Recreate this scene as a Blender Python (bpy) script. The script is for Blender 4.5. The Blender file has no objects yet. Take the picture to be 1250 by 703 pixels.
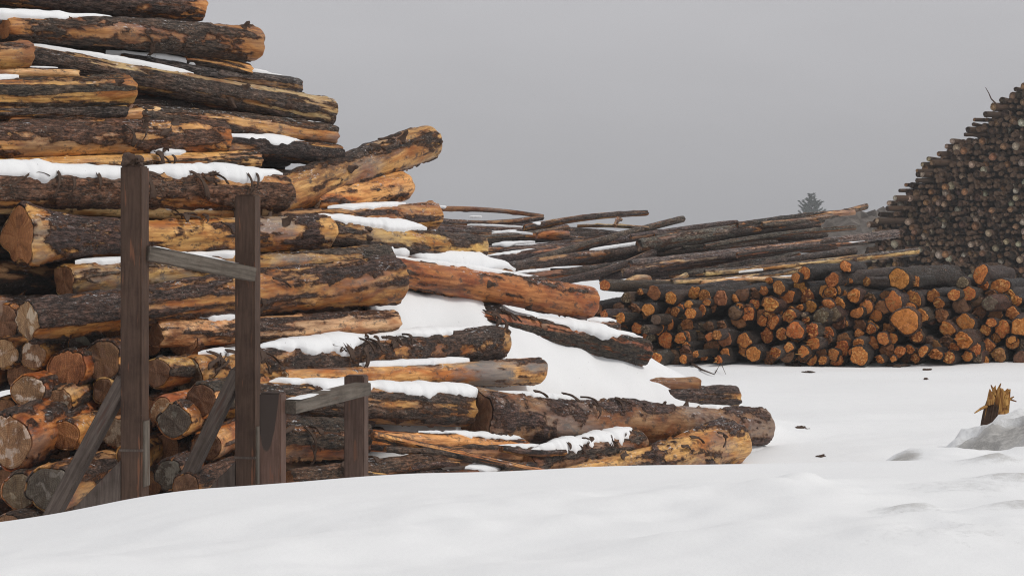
import bpy, bmesh, math, random
import numpy as np
from mathutils import Vector, Matrix

random.seed(7)
RNG = np.random.default_rng(11)
SC = bpy.context.scene
COL = SC.collection
R = math.radians

# ------------------------------------------------------------------ camera geometry
F, HOR, CX, H = 2300.0, 280.0, 625.0, 2.6      # focal length in photo pixels, horizon row, centre column, eye height
TH = math.tan(R(46))                            # how the big pile's logs run away from the viewer


def at(px, py, Y):
    return Vector(((px - CX) / F * Y, Y, H + (HOR - py) / F * Y))


def face_depth(px, py):
    """depth of the sloping face of the big pile"""
    k = np.interp(px, [450, 800], [0.0075, 0.0115])
    c = 19.5 + (600 - py) * k
    return c / (1 - TH * (px - CX) / F)


# ------------------------------------------------------------------ numpy noise
def _hash(ix, iy, iz, seed):
    h = (ix * 374761393 + iy * 668265263 + iz * 2147483647 + seed * 1274126177) & 0xFFFFFFFF
    h = ((h ^ (h >> 13)) * 1274126177) & 0xFFFFFFFF
    h = (h ^ (h >> 16)) & 0xFFFFFFFF
    h = (h * 2246822519) & 0xFFFFFFFF
    h = h ^ (h >> 15)
    return (h & 0xFFFFFF).astype(np.float64) / 0xFFFFFF


def vnoise(x, y, z, seed=0):
    x, y, z = np.broadcast_arrays(np.asarray(x, float), np.asarray(y, float), np.asarray(z, float))
    fx, fy, fz = np.floor(x), np.floor(y), np.floor(z)
    ix, iy, iz = fx.astype(np.int64), fy.astype(np.int64), fz.astype(np.int64)
    u, v, w = x - fx, y - fy, z - fz
    u, v, w = u * u * (3 - 2 * u), v * v * (3 - 2 * v), w * w * (3 - 2 * w)
    out = 0
    for a in (0, 1):
        for b in (0, 1):
            for c in (0, 1):
                wt = (u if a else 1 - u) * (v if b else 1 - v) * (w if c else 1 - w)
                out = out + wt * _hash(ix + a, iy + b, iz + c, seed)
    return out * 2 - 1


def fbm(x, y, z, seed=0, octaves=4, gain=0.5):
    s, a, f, tot = 0, 1.0, 1.0, 0
    for o in range(octaves):
        s = s + a * vnoise(x * f, y * f, z * f, seed + o * 17)
        tot += a * a
        a *= gain
        f *= 2.03
    return s / math.sqrt(tot) * 2.2           # about unit spread


def sstep(a, b, x):
    t = np.clip((x - a) / (b - a), 0, 1)
    return t * t * (3 - 2 * t)


# ------------------------------------------------------------------ node helpers
class NT:
    def __init__(self, name):
        self.m = bpy.data.materials.new(name)
        self.m.use_nodes = True
        self.t = self.m.node_tree
        self.t.nodes.clear()
        self.out = self.t.nodes.new('ShaderNodeOutputMaterial')
        self.b = self.t.nodes.new('ShaderNodeBsdfPrincipled')
        self.t.links.new(self.b.outputs[0], self.out.inputs[0])

    def put(self, sock, v):
        if v is None:
            return
        if isinstance(v, bpy.types.NodeSocket):
            self.t.links.new(v, sock)
        elif hasattr(sock.default_value, '__len__') and not hasattr(v, '__len__'):
            sock.default_value = [v] * len(sock.default_value)
        elif hasattr(sock.default_value, '__len__') and len(sock.default_value) == 4 and len(v) == 3:
            sock.default_value = (*v, 1)
        else:
            sock.default_value = v

    def node(self, kind, **kw):
        n = self.t.nodes.new(kind)
        for k, v in kw.items():
            setattr(n, k, v)
        return n

    def coord(self, which='Object'):
        return self.node('ShaderNodeTexCoord').outputs[which]

    def map(self, vec, scale=(1, 1, 1), loc=(0, 0, 0)):
        n = self.node('ShaderNodeMapping')
        self.put(n.inputs['Vector'], vec)
        n.inputs['Scale'].default_value = scale
        self.put(n.inputs['Location'], loc)
        return n.outputs[0]

    def noise(self, vec, scale, detail=4, rough=0.55, dist=0.0):
        n = self.node('ShaderNodeTexNoise')
        self.put(n.inputs['Vector'], vec)
        n.inputs['Scale'].default_value = scale
        n.inputs['Detail'].default_value = detail
        n.inputs['Roughness'].default_value = rough
        n.inputs['Distortion'].default_value = dist
        return n.outputs[0]

    def voro(self, vec, scale, feature='F1'):
        n = self.node('ShaderNodeTexVoronoi', feature=feature)
        self.put(n.inputs['Vector'], vec)
        n.inputs['Scale'].default_value = scale
        return n.outputs['Distance']

    def math(self, op, a, b=0.0, c=None):
        n = self.node('ShaderNodeMath', operation=op)
        self.put(n.inputs[0], a)
        self.put(n.inputs[1], b)
        if c is not None:
            self.put(n.inputs[2], c)
        return n.outputs[0]

    def step(self, x, lo, hi, a=0.0, b=1.0):
        n = self.node('ShaderNodeMapRange', interpolation_type='SMOOTHSTEP')
        self.put(n.inputs['Value'], x)
        n.inputs['From Min'].default_value = lo
        n.inputs['From Max'].default_value = hi
        n.inputs['To Min'].default_value = a
        n.inputs['To Max'].default_value = b
        return n.outputs[0]

    def mix(self, f, a, b, blend='MIX'):
        n = self.node('ShaderNodeMix', data_type='RGBA', blend_type=blend)
        self.put(n.inputs[0], f)
        self.put(n.inputs[6], a)
        self.put(n.inputs[7], b)
        return n.outputs[2]

    def attr(self, name, kind='GEOMETRY', out='Fac'):
        n = self.node('ShaderNodeAttribute', attribute_type=kind, attribute_name=name)
        return n.outputs[out]

    def rand(self):
        return self.node('ShaderNodeObjectInfo').outputs['Random']

    def bump(self, height, strength=0.5, dist=0.01, normal=None):
        n = self.node('ShaderNodeBump')
        self.put(n.inputs['Height'], height)
        n.inputs['Strength'].default_value = strength
        n.inputs['Distance'].default_value = dist
        if normal is not None:
            self.put(n.inputs['Normal'], normal)
        return n.outputs[0]

    def done(self, color, rough=0.7, normal=None, spec=0.3):
        self.put(self.b.inputs['Base Color'], color)
        self.put(self.b.inputs['Roughness'], rough)
        self.put(self.b.inputs['Specular IOR Level'], spec)
        if normal is not None:
            self.put(self.b.inputs['Normal'], normal)
        return self.m


def shifted(n):
    """object coordinates shifted per object so that copies do not repeat"""
    r = n.rand()
    k = n.node('ShaderNodeCombineXYZ')
    n.put(k.inputs[0], n.math('MULTIPLY', r, 37.0))
    n.put(k.inputs[1], n.math('MULTIPLY', r, 91.0))
    n.put(k.inputs[2], n.math('MULTIPLY', r, 53.0))
    a = n.node('ShaderNodeVectorMath', operation='ADD')
    n.put(a.inputs[0], n.coord())
    n.put(a.inputs[1], k.outputs[0])
    return a.outputs[0]


def log_material():
    n = NT('log_bark_and_wood')
    v = shifted(n)
    along = n.map(v, (0.35, 1, 1))
    fine = n.noise(n.map(v, (0.38, 1, 1)), 17, 7, 0.72)
    peel = n.math('ADD', n.attr('peel'), n.math('MULTIPLY', n.math('SUBTRACT', fine, 0.5), 2.4))
    mask = n.step(peel, -0.07, 0.07)                                   # 1 = bare wood
    edge = n.math('MULTIPLY', n.step(peel, -0.30, -0.02), n.math('SUBTRACT', 1.0, n.step(peel, 0.04, 0.34)))
    # bark
    bt = n.attr('bark', 'OBJECT', 'Color')
    b1 = n.noise(n.map(v, (0.45, 1, 1)), 42, 6, 0.7)
    b2 = n.noise(v, 5.0, 4, 0.6)
    fiss = n.noise(n.map(v, (0.16, 1, 1)), 34, 5, 0.7, 0.8)
    bk = n.mix(n.step(b1, 0.36, 0.68), n.mix(1.0, bt, (0.38, 0.36, 0.36), 'MULTIPLY'), n.mix(1.0, bt, (1.75, 1.7, 1.7), 'MULTIPLY'))
    bk = n.mix(n.step(b2, 0.40, 0.66), bk, n.mix(1.0, bk, (1.5, 1.28, 1.12), 'MULTIPLY'))
    bk = n.mix(n.step(fiss, 0.36, 0.47, 0.85, 0.0), bk, (0.010, 0.008, 0.007))
    lich = n.math('MULTIPLY', n.step(n.noise(v, 48, 3, 0.7), 0.58, 0.68), n.step(n.noise(v, 3.2, 3, 0.6), 0.46, 0.60))
    bk = n.mix(n.math('MULTIPLY', lich, 0.85), bk, (0.34, 0.32, 0.27))
    # wood
    wt = n.attr('wood', 'OBJECT', 'Color')
    w1 = n.noise(n.map(v, (0.12, 1, 1)), 30, 5, 0.6)
    w2 = n.noise(along, 4.2, 5, 0.62, 0.6)
    w3 = n.noise(n.map(v, (0.6, 1, 1)), 12.0, 8, 0.74)
    wd = n.mix(n.step(w1, 0.33, 0.66), n.mix(1.0, wt, (0.70, 0.60, 0.48), 'MULTIPLY'), n.mix(1.0, wt, (1.22, 1.22, 1.22), 'MULTIPLY'))
    wd = n.mix(n.step(w2, 0.42, 0.64), wd, n.mix(1.0, wd, (0.60, 0.36, 0.20), 'MULTIPLY'))
    w4 = n.noise(n.map(v, (0.3, 1, 1)), 3.1, 6, 0.7, 0.5)
    wd = n.mix(n.step(w4, 0.55, 0.66, 0, 0.8), wd, n.mix(1.0, wd, (0.30, 0.22, 0.18), 'MULTIPLY'))
    wd = n.mix(n.step(w3, 0.52, 0.64, 0, .9), wd, (0.062, 0.036, 0.023))
    grey = n.math('MULTIPLY', n.step(n.noise(along, 2.6, 4, 0.6), 0.47, 0.62), n.attr('grey', 'OBJECT'))
    wd = n.mix(grey, wd, n.mix(w1, (0.12, 0.11, 0.105), (0.30, 0.285, 0.27)))
    # reddish inner bark left between the outer bark and the bare wood
    inn = n.noise(n.map(v, (0.30, 1, 1)), 11, 6, 0.7, 0.3)
    ib = n.mix(n.step(b1, 0.35, 0.68), (0.060, 0.026, 0.014), n.mix(1.0, wt, (0.42, 0.27, 0.19), 'MULTIPLY'))
    imask = n.math('MULTIPLY', n.step(n.math('ADD', peel, n.math('MULTIPLY', n.math('SUBTRACT', inn, 0.5), 3.2)), -0.05, 0.08), n.math('SUBTRACT', 1.0, n.step(peel, 0.10, 0.75)))
    bk = n.mix(n.math('MULTIPLY', n.step(n.math('ADD', peel, n.math('MULTIPLY', inn, 1.6)), 0.35, 0.75), 0.75), bk, ib)
    col = n.mix(mask, bk, wd)
    col = n.mix(n.math('MULTIPLY', imask, 0.8), col, ib)
    col = n.mix(n.math('MULTIPLY', edge, 0.5), col, (0.075, 0.033, 0.017))
    geo = n.node('ShaderNodeNewGeometry')
    gs = n.node('ShaderNodeSeparateXYZ'); n.put(gs.inputs[0], geo.outputs['Normal'])
    upw = n.step(gs.outputs[2], 0.15, 0.9)
    grains = n.step(n.noise(n.map(v, (0.5, 1, 1)), 34, 4, 0.7), 0.57, 0.66)
    patchy = n.step(n.noise(v, 2.4, 3, 0.6), 0.45, 0.60)
    frost = n.math('MULTIPLY', n.math('MULTIPLY', grains, patchy), n.math('ADD', n.math('MULTIPLY', upw, 0.75), 0.10))
    col = n.mix(frost, col, (0.74, 0.75, 0.77))
    hb = n.math('ADD', n.math('MULTIPLY', b1, 0.8), n.math('MULTIPLY', n.step(fiss, 0.34, 0.56), 1.0))
    hw = n.math('ADD', n.math('MULTIPLY', w1, 0.28), n.math('MULTIPLY', w3, -0.3))
    hm = n.node('ShaderNodeMix', data_type='FLOAT')
    n.put(hm.inputs[0], mask); n.put(hm.inputs[2], n.math('ADD', hb, 0.5)); n.put(hm.inputs[3], hw)
    nor = n.bump(hm.outputs[0], 1.0, 0.018)
    rough = n.step(mask, 0, 1, 0.62, 0.50)
    return n.done(col, rough, nor, 0.38)


def end_material():
    n = NT('sawn_log_end')
    c = n.coord()
    v = shifted(n)
    warp = n.noise(v, 7.0, 3)
    sep = n.node('ShaderNodeSeparateXYZ'); n.put(sep.inputs[0], c)
    y = n.math('ADD', sep.outputs[1], n.math('MULTIPLY', n.math('SUBTRACT', warp, 0.5), 0.05))
    z = n.math('ADD', sep.outputs[2], n.math('MULTIPLY', n.math('SUBTRACT', warp, 0.5), -0.04))
    r = n.math('SQRT', n.math('ADD', n.math('MULTIPLY', y, y), n.math('MULTIPLY', z, z)))
    ang = n.math('ARCTAN2', y, z)
    ring = n.math('SINE', n.math('ADD', n.math('MULTIPLY', r, 2 * math.pi / 0.017), n.math('MULTIPLY', n.noise(v, 16, 4), 7.0)))
    ray = n.node('ShaderNodeCombineXYZ')
    n.put(ray.inputs[0], n.math('MULTIPLY', n.math('SINE', ang), 3.0)); n.put(ray.inputs[1], n.math('MULTIPLY', n.math('COSINE', ang), 3.0))
    n.put(ray.inputs[2], n.math('MULTIPLY', n.rand(), 60))
    streak = n.noise(ray.outputs[0], 3.2, 5, 0.65)
    blot = n.noise(v, 7.5, 4, 0.6, 0.4)
    fine = n.noise(n.map(v, (1, 1, 0.12)), 130, 3, 0.6)
    a = n.attr('end_a', 'OBJECT', 'Color')
    bcol = n.attr('end_b', 'OBJECT', 'Color')
    col = n.mix(n.step(ring, -0.8, 0.9), n.mix(1.0, a, (0.80, 0.74, 0.70), 'MULTIPLY'), a)
    col = n.mix(n.step(n.noise(v, 5.0, 5, 0.7), 0.45, 0.65, 0, 0.8), col, n.mix(1.0, col, (0.42, 0.36, 0.33), 'MULTIPLY'))
    col = n.mix(n.step(streak, 0.42, 0.68), col, n.mix(1.0, col, (0.62, 0.50, 0.42), 'MULTIPLY'))
    col = n.mix(n.step(blot, 0.53, 0.60), col, bcol)
    col = n.mix(n.step(fine, 0.40, 0.72), n.mix(1.0, col, (0.72, 0.70, 0.68), 'MULTIPLY'), n.mix(1.0, col, (1.12, 1.1, 1.08), 'MULTIPLY'))
    crack = n.step(n.math('ABSOLUTE', n.math('SUBTRACT', streak, 0.40)), 0.0, 0.012, 0.75, 0.0)
    col = n.mix(crack, col, (0.020, 0.012, 0.008))
    nor = n.bump(n.math('ADD', n.math('MULTIPLY', ring, 0.10), n.math('ADD', fine, n.math('MULTIPLY', blot, 1.5))), 0.6, 0.006)
    return n.done(col, 0.66, nor, 0.3)


def splinter_material():
    n = NT('torn_yellow_wood')
    v = shifted(n)
    a = n.noise(n.map(v, (0.15, 1, 1)), 60, 4)
    col = n.mix(a, (0.24, 0.095, 0.022), (0.56, 0.30, 0.085))
    return n.done(col, 0.7, n.bump(a, 0.7, 0.01))


def stump_material():
    n = NT('broken_yellow_wood')
    v = shifted(n)
    a = n.noise(n.map(v, (1, 1, 0.12)), 70, 5)
    b = n.noise(v, 12, 4)
    col = n.mix(n.step(a, 0.35, 0.66), (0.22, 0.090, 0.026), (0.58, 0.32, 0.095))
    col = n.mix(n.step(b, 0.56, 0.68), col, (0.16, 0.065, 0.02))
    return n.done(col, 0.7, n.bump(a, 0.9, 0.008))


def flake_material():
    n = NT('loose_dark_bark')
    v = shifted(n)
    a = n.noise(n.map(v, (0.2, 1, 1)), 45, 4)
    col = n.mix(a, (0.026, 0.016, 0.011), (0.125, 0.074, 0.050))
    return n.done(col, 0.7, n.bump(a, 0.7, 0.006))


def far_log_material():
    n = NT('weathered_far_bark')
    v = shifted(n)
    a = n.noise(n.map(v, (0.3, 1, 1)), 14, 4)
    col = n.mix(a, (0.018, 0.012, 0.009), (0.092, 0.060, 0.041))
    return n.done(n.mix(n.rand(), col, n.mix(1.0, col, (1.5, 1.3, 1.15), 'MULTIPLY')), 0.85, None, 0.15)


def far_end_material():
    n = NT('weathered_far_ends')
    v = shifted(n)
    a = n.noise(v, 9, 3)
    e = n.attr('end_a', 'OBJECT', 'Color')
    col = n.mix(n.step(a, 0.3, 0.7), n.mix(1.0, e, (0.55, 0.5, 0.46), 'MULTIPLY'), e)
    return n.done(col, 0.8, None, 0.2)


def steel_material(name, lo, hi, rust, stain=None):
    n = NT(name)
    v = n.coord()
    st = n.noise(n.map(v, (1, 1, 0.07)), 46, 5, 0.65)
    bl = n.noise(v, 4.5, 5, 0.65)
    sc = n.noise(n.map(v, (1, 1, 0.10)), 24, 3, 0.5)
    gr = n.noise(v, 70, 3, 0.6)
    col = n.mix(n.step(st, 0.3, 0.7), lo, hi)
    col = n.mix(n.step(bl, 0.42, 0.72, 0, 0.75), col, n.mix(1.0, col, (0.55, 0.5, 0.47), 'MULTIPLY'))
    col = n.mix(n.step(sc, 0.62, 0.70, 0, 0.8), col, rust)
    col = n.mix(n.step(gr, 0.68, 0.76, 0, 0.35), col, (0.20, 0.17, 0.145))
    if stain:                                   # wet stain running down from the top, with its own outline
        sep = n.node('ShaderNodeSeparateXYZ'); n.put(sep.inputs[0], v)
        zz = n.math('SUBTRACT', stain[0], sep.outputs[2])
        xx = n.math('ABSOLUTE', n.math('SUBTRACT', sep.outputs[0], stain[2]))
        e = n.math('ADD', n.math('MULTIPLY', zz, 1 / stain[1]), n.math('MULTIPLY', n.math('MULTIPLY', xx, xx), 90.0))
        e = n.math('ADD', e, n.math('MULTIPLY', n.math('SUBTRACT', bl, 0.5), 0.35))
        col = n.mix(n.step(e, 0.96, 1.03, 1, 0), col, (0.046, 0.032, 0.026))
    nor = n.bump(n.math('ADD', st, gr), 0.35, 0.004)
    return n.done(col, 0.6, nor, 0.22)


def snow_material():
    n = NT('snow')
    v = n.coord()
    f1 = n.noise(v, 55, 4, 0.6)
    f2 = n.noise(v, 4.0, 4, 0.55)
    gr = n.noise(v, 19, 8, 0.78)
    d = n.math('ADD', n.attr('dirt'), n.math('MULTIPLY', n.math('SUBTRACT', gr, 0.5), 1.3))
    col = n.mix(f2, (0.85, 0.86, 0.875), (0.90, 0.905, 0.91))
    col = n.mix(n.math('MULTIPLY', n.step(d, 0.34, 1.0), 0.85), col, n.mix(n.step(gr, 0.3, 0.7), (0.15, 0.138, 0.125), (0.56, 0.54, 0.51)))
    speck = n.math('MULTIPLY', n.step(n.noise(v, 38, 2, 0.5), 0.735, 0.76), n.attr('litter'))
    col = n.mix(speck, col, (0.07, 0.05, 0.035))
    hb = n.math('ADD', n.math('MULTIPLY', f1, 0.25), n.math('MULTIPLY', n.math('MULTIPLY', gr, n.step(d, 0.3, 0.9)), 3.0))
    return n.done(col, 0.75, n.bump(hb, 0.35, 0.02), 0.2)


def plain(name, lo, hi, scale=8, rough=0.9, stretch=(1, 1, 1)):
    n = NT(name)
    v = n.coord()
    a = n.noise(n.map(v, stretch), scale, 5, 0.65)
    return n.done(n.mix(n.step(a, 0.3, 0.7), lo, hi), rough, n.bump(a, 0.5, 0.03), 0.2)


M_LOG, M_END, M_SPL, M_FLK = log_material(), end_material(), splinter_material(), flake_material()
M_FARLOG, M_FAREND, M_SNOW = far_log_material(), far_end_material(), snow_material()
M_STUMP = stump_material()
M_POST = steel_material('brown_post_paint', (0.056, 0.031, 0.021), (0.100, 0.059, 0.040), (0.20, 0.085, 0.045))
M_POSTR = steel_material('red_brown_post_paint', (0.085, 0.045, 0.032), (0.150, 0.088, 0.066), (0.17, 0.07, 0.04), stain=(0.0, 0.46, -0.03))
M_POSTS = steel_material('red_brown_post_paint_clean', (0.075, 0.045, 0.034), (0.135, 0.085, 0.066), (0.16, 0.075, 0.045))
M_BEAM = steel_material('grey_beam_paint', (0.085, 0.070, 0.056), (0.18, 0.152, 0.124), (0.10, 0.06, 0.04))
M_BRACE = steel_material('weathered_brace_paint', (0.068, 0.050, 0.041), (0.140, 0.108, 0.090), (0.08, 0.04, 0.03))


# ------------------------------------------------------------------ object helpers
def link(o, parent=None):
    COL.objects.link(o)
    if parent is not None:
        o.parent = parent
    return o


def tag(o, label=None, cat=None, group=None, kind=None):
    if label: o['label'] = label
    if cat: o['category'] = cat
    if group: o['group'] = group
    if kind: o['kind'] = kind
    return o


def mesh_np(name, verts, quads=None, tris=None, smooth=True, attrs=None, mats=None, mat_idx=None):
    me = bpy.data.meshes.new(name)
    verts = np.asarray(verts, np.float32)
    q = np.zeros((0, 4), np.int32) if quads is None else np.asarray(quads, np.int32).reshape(-1, 4)
    t = np.zeros((0, 3), np.int32) if tris is None else np.asarray(tris, np.int32).reshape(-1, 3)
    me.vertices.add(len(verts)); me.vertices.foreach_set('co', verts.ravel())
    nl = len(q) * 4 + len(t) * 3
    me.loops.add(nl); me.loops.foreach_set('vertex_index', np.concatenate([q.ravel(), t.ravel()]))
    npoly = len(q) + len(t)
    me.polygons.add(npoly)
    st = np.concatenate([np.arange(len(q)) * 4, len(q) * 4 + np.arange(len(t)) * 3]).astype(np.int32)
    me.polygons.foreach_set('loop_start', st)
    me.polygons.foreach_set('use_smooth', np.full(npoly, smooth, bool))
    for m in (mats or []):
        me.materials.append(m)
    if mat_idx is not None:
        me.polygons.foreach_set('material_index', np.asarray(mat_idx, np.int32))
    for k, a in (attrs or {}).items():
        at_ = me.attributes.new(k, 'FLOAT', 'POINT')
        at_.data.foreach_set('value', np.asarray(a, np.float32).ravel())
    me.update(calc_edges=True)
    me.validate()
    return me


def grid_quads(nu, nv, wrap_v=False):
    i = np.arange(nu - 1)[:, None]
    j = np.arange(nv if wrap_v else nv - 1)[None, :]
    j2 = (j + 1) % nv
    a = i * nv + j; b = (i + 1) * nv + j; c = (i + 1) * nv + j2; d = i * nv + j2
    return np.stack(np.broadcast_arrays(a, d, c, b), -1).reshape(-1, 4)


def log_mesh(L, r0, r1, seed, peel=0.0, res=0.022, nt=52, flare0=0.0, flare1=0.0, bend=0.03, strip=None, bark_at=None,
             endpeel=0.6, knots=3, rough=1.0, lobes=0.04):
    """Tapered trunk along local x (0..L) with bark relief; returns mesh, the two end radius rings and end centres"""
    nx = max(10, int(L / res))
    d = 0.045
    xs = np.unique(np.concatenate([np.linspace(0, L, nx), [0.004, 0.012, 0.025, L - 0.025, L - 0.012, L - 0.004]]))
    nx = len(xs)
    th = np.arange(nt) / nt * 2 * math.pi
    X, T = np.meshgrid(xs, th, indexing='ij')
    t = X / L
    r = r0 + (r1 - r0) * t
    r = r * (1 + flare0 * np.exp(-(X / (2.2 * r0)) ** 1.3) + flare1 * np.exp(-((L - X) / (2.2 * r1)) ** 1.3))
    cy, cz = np.cos(T), np.sin(T)
    big = fbm(X * 0.8, cy * 1.1, cz * 1.1, seed + 5, 2)
    r = r * (1 + lobes * big * (1 + 2.0 * flare0 * np.exp(-X / 0.4) + 2.0 * flare1 * np.exp(-(L - X) / 0.4)))
    s = 0.55 / max(0.1, (r0 + r1) / 2)                         # noise follows the size of the trunk
    vf = (.55, 1.0, 1.7, .8, 1.3)[seed % 5]
    nx_, ny_, nz_ = X * 1.35 * vf / max(.5, s / 2.75), cy * (1.0 + .5 * ((seed // 5) % 3)), cz * (1.0 + .5 * ((seed // 5) % 3))
    p = fbm(nx_, ny_, nz_, seed, 6, 0.66) + peel
    p = p + endpeel * np.exp(-(L - X) / 0.10) * (0.8 + 0.6 * vnoise(0 * X, cy * 1.5, cz * 1.5, seed + 3))
    p = p + endpeel * 0.8 * np.exp(-X / 0.10) * (0.6 + 0.6 * vnoise(0 * X + 9, cy * 1.5, cz * 1.5, seed + 4))
    if strip is not None:                                      # bark rubbed off in a band along the log
        a0, hw, amt = strip
        da = np.abs((T - R(a0) + math.pi) % (2 * math.pi) - math.pi)
        p = p + amt * sstep(R(hw) * 1.25, R(hw) * 0.8, da + 0.12 * vnoise(X * 3, 0, 0, seed + 8))
    if bark_at is not None:                                    # (from, to, how much) along the log
        for (b0, b1, amt) in bark_at:
            p = p - amt * sstep(b0 - 0.03, b0 + 0.03, t) * sstep(b1 + 0.03, b1 - 0.03, t)
    bark = sstep(0.10, -0.10, p + 0.30 * fbm(X * 14, cy * r * 24, cz * r * 24, seed + 2, 2))
    rel = fbm(X * 9, cy * r * 22, cz * r * 22, seed + 7, 3)
    thick = 0.082 * r.mean() * rough
    disp = bark * (thick + 0.38 * thick * rel) + (1 - bark) * (0.05 * thick * rel)
    for k in range(knots):
        kx, ka = RNG.uniform(0.08, 0.92) * L, RNG.uniform(0, 2 * math.pi)
        kr = RNG.uniform(0.05, 0.09)
        da = np.abs((T - ka + math.pi) % (2 * math.pi) - math.pi) * r
        disp = disp + RNG.uniform(0.008, 0.02) * np.exp(-((X - kx) ** 2 + da ** 2) / kr ** 2)
    r = r + disp - thick * 0.5
    dist = np.minimum(X, L - X)
    r = r * (1 - 0.10 * np.exp(-(dist / 0.02)))
    by = bend * np.sin(math.pi * t) * RNG.uniform(-1, 1) + 0.25 * bend * np.sin(2 * math.pi * t) * RNG.uniform(-1, 1)
    bz = bend * np.sin(math.pi * t) * RNG.uniform(-1, 1)
    jag = 0.018 * vnoise(cy * 3, cz * 3, X * 0, seed + 31)     # ends are not sawn dead square
    Xj = X + jag * (np.exp(-X / 0.08) + np.exp(-(L - X) / 0.08))
    V = np.stack([Xj, r * cy + by, r * cz + bz], -1).reshape(-1, 3)
    q = grid_quads(nx, nt, True)
    c0 = V[:nt].mean(0); c1 = V[-nt:].mean(0)
    V2 = np.concatenate([V, [c0], [c1]])
    n = len(V)
    j = np.arange(nt); j2 = (j + 1) % nt
    tris = np.concatenate([np.stack([j, j2, np.full(nt, n)], -1), np.stack([(nx - 1) * nt + j2, (nx - 1) * nt + j, np.full(nt, n + 1)], -1)])
    pa = np.concatenate([p.ravel(), [0.5, 0.5]])
    me = mesh_np('log', V2, q, tris, True, {'peel': pa}, [M_LOG])
    rings = (V[:nt] - c0, c0, V[-nt:] - c1, c1)
    return me, rings


def end_mesh(ring, sign, seed, bulge=0.0, rim=0.95, split=0.0):
    """sawn face a few millimetres proud of the trunk's end"""
    nt = len(ring)
    fr = np.array([1.0, 0.97, 0.85, 0.7, 0.55, 0.4, 0.25, 0.1])
    vs = []
    for k, f in enumerate(fr):
        p = ring * f * rim
        dx = sign * (0.007 + bulge * (1 - f * f)) + 0.006 * vnoise(p[:, 1] * 14, p[:, 2] * 14, 0, seed)
        if split:
            dx = dx + sign * split * np.maximum(0, vnoise(p[:, 1] * 9, p[:, 2] * 9, 0.5, seed + 2)) * (0.4 + f)
        if k == 0:
            dx = dx * 0 - sign * 0.006
        p = p.copy(); p[:, 0] = p[:, 0] * (0.9 if k else 1) + dx
        vs.append(p)
    V = np.concatenate(vs + [np.array([[sign * (0.007 + bulge), 0, 0]])])
    q = grid_quads(len(fr), nt, True)
    if sign > 0:
        q = q[:, ::-1]
    j = np.arange(nt); j2 = (j + 1) % nt; b = (len(fr) - 1) * nt
    tr = np.stack([b + j, b + j2, np.full(nt, len(V) - 1)], -1)
    return mesh_np('cut_end', V, q, tr, True, None, [M_END])


def axis_matrix(p0, p1):
    x = (p1 - p0).normalized()
    z = Vector((0, 0, 1)); y = z.cross(x).normalized(); z = x.cross(y).normalized()
    return Matrix(((x.x, y.x, z.x, p0.x), (x.y, y.y, z.y, p0.y), (x.z, y.z, z.z, p0.z), (0, 0, 0, 1)))


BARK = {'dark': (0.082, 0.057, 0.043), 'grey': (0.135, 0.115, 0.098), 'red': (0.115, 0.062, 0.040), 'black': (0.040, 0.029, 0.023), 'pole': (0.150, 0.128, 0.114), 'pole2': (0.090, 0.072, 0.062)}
WOOD = {'gold': (0.68, 0.375, 0.125), 'orange': (0.56, 0.235, 0.072), 'pale': (0.74, 0.50, 0.24), 'brown': (0.38, 0.200, 0.092),
        'amber': (0.64, 0.32, 0.105)}
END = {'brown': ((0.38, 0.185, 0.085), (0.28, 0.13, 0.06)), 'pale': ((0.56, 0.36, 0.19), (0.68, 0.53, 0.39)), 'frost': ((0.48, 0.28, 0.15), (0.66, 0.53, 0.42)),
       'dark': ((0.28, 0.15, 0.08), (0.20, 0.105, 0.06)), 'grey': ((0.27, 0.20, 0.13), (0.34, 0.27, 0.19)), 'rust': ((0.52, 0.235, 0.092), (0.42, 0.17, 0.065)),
       'slate': ((0.15, 0.125, 0.10), (0.23, 0.20, 0.165)), 'orange': ((0.82, 0.285, 0.066), (0.84, 0.39, 0.12))}


def jit(c, a=0.12):
    k = 1 + RNG.uniform(-a, a)
    return tuple(float(min(0.9, x * k * (1 + RNG.uniform(-a, a) * 0.3))) for x in c)


LOGS = {}


def add_log(key, p0, p1, d0, d1, label, bark='dark', wood='gold', end='brown', grey=0.35, name='sawlog', cat='log', group=None, ends=(1, 1), split=0.0, **kw):
    L = (p1 - p0).length
    seed = abs(hash(str(key))) % 9973 if not isinstance(key, str) else sum(ord(ch) * (i * 31 + 7) for i, ch in enumerate(key)) % 9973
    me, rings = log_mesh(L, d0 / 2, d1 / 2, seed, **kw)
    o = link(bpy.data.objects.new(name, me))
    o.matrix_world = axis_matrix(p0, p1)
    o['bark'] = jit(BARK[bark], .28); o['wood'] = jit(WOOD[wood], .22); o['grey'] = float(grey * RNG.uniform(.5, 1.5))
    tag(o, label, cat, group)
    for k, (sgn, use) in enumerate(((-1, ends[0]), (1, ends[1]))):
        if not use:
            continue
        ring, c = rings[2 * k], rings[2 * k + 1]
        e = link(bpy.data.objects.new('cut_end', end_mesh(ring, sgn, seed + k, split=split if sgn < 0 else 0.0)), o)
        e.location = c
        a, b = END[end]
        e['end_a'] = jit(a); e['end_b'] = jit(b)
    LOGS[key] = dict(o=o, L=L, r0=d0 / 2, r1=d1 / 2, seed=seed)
    return o


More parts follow.
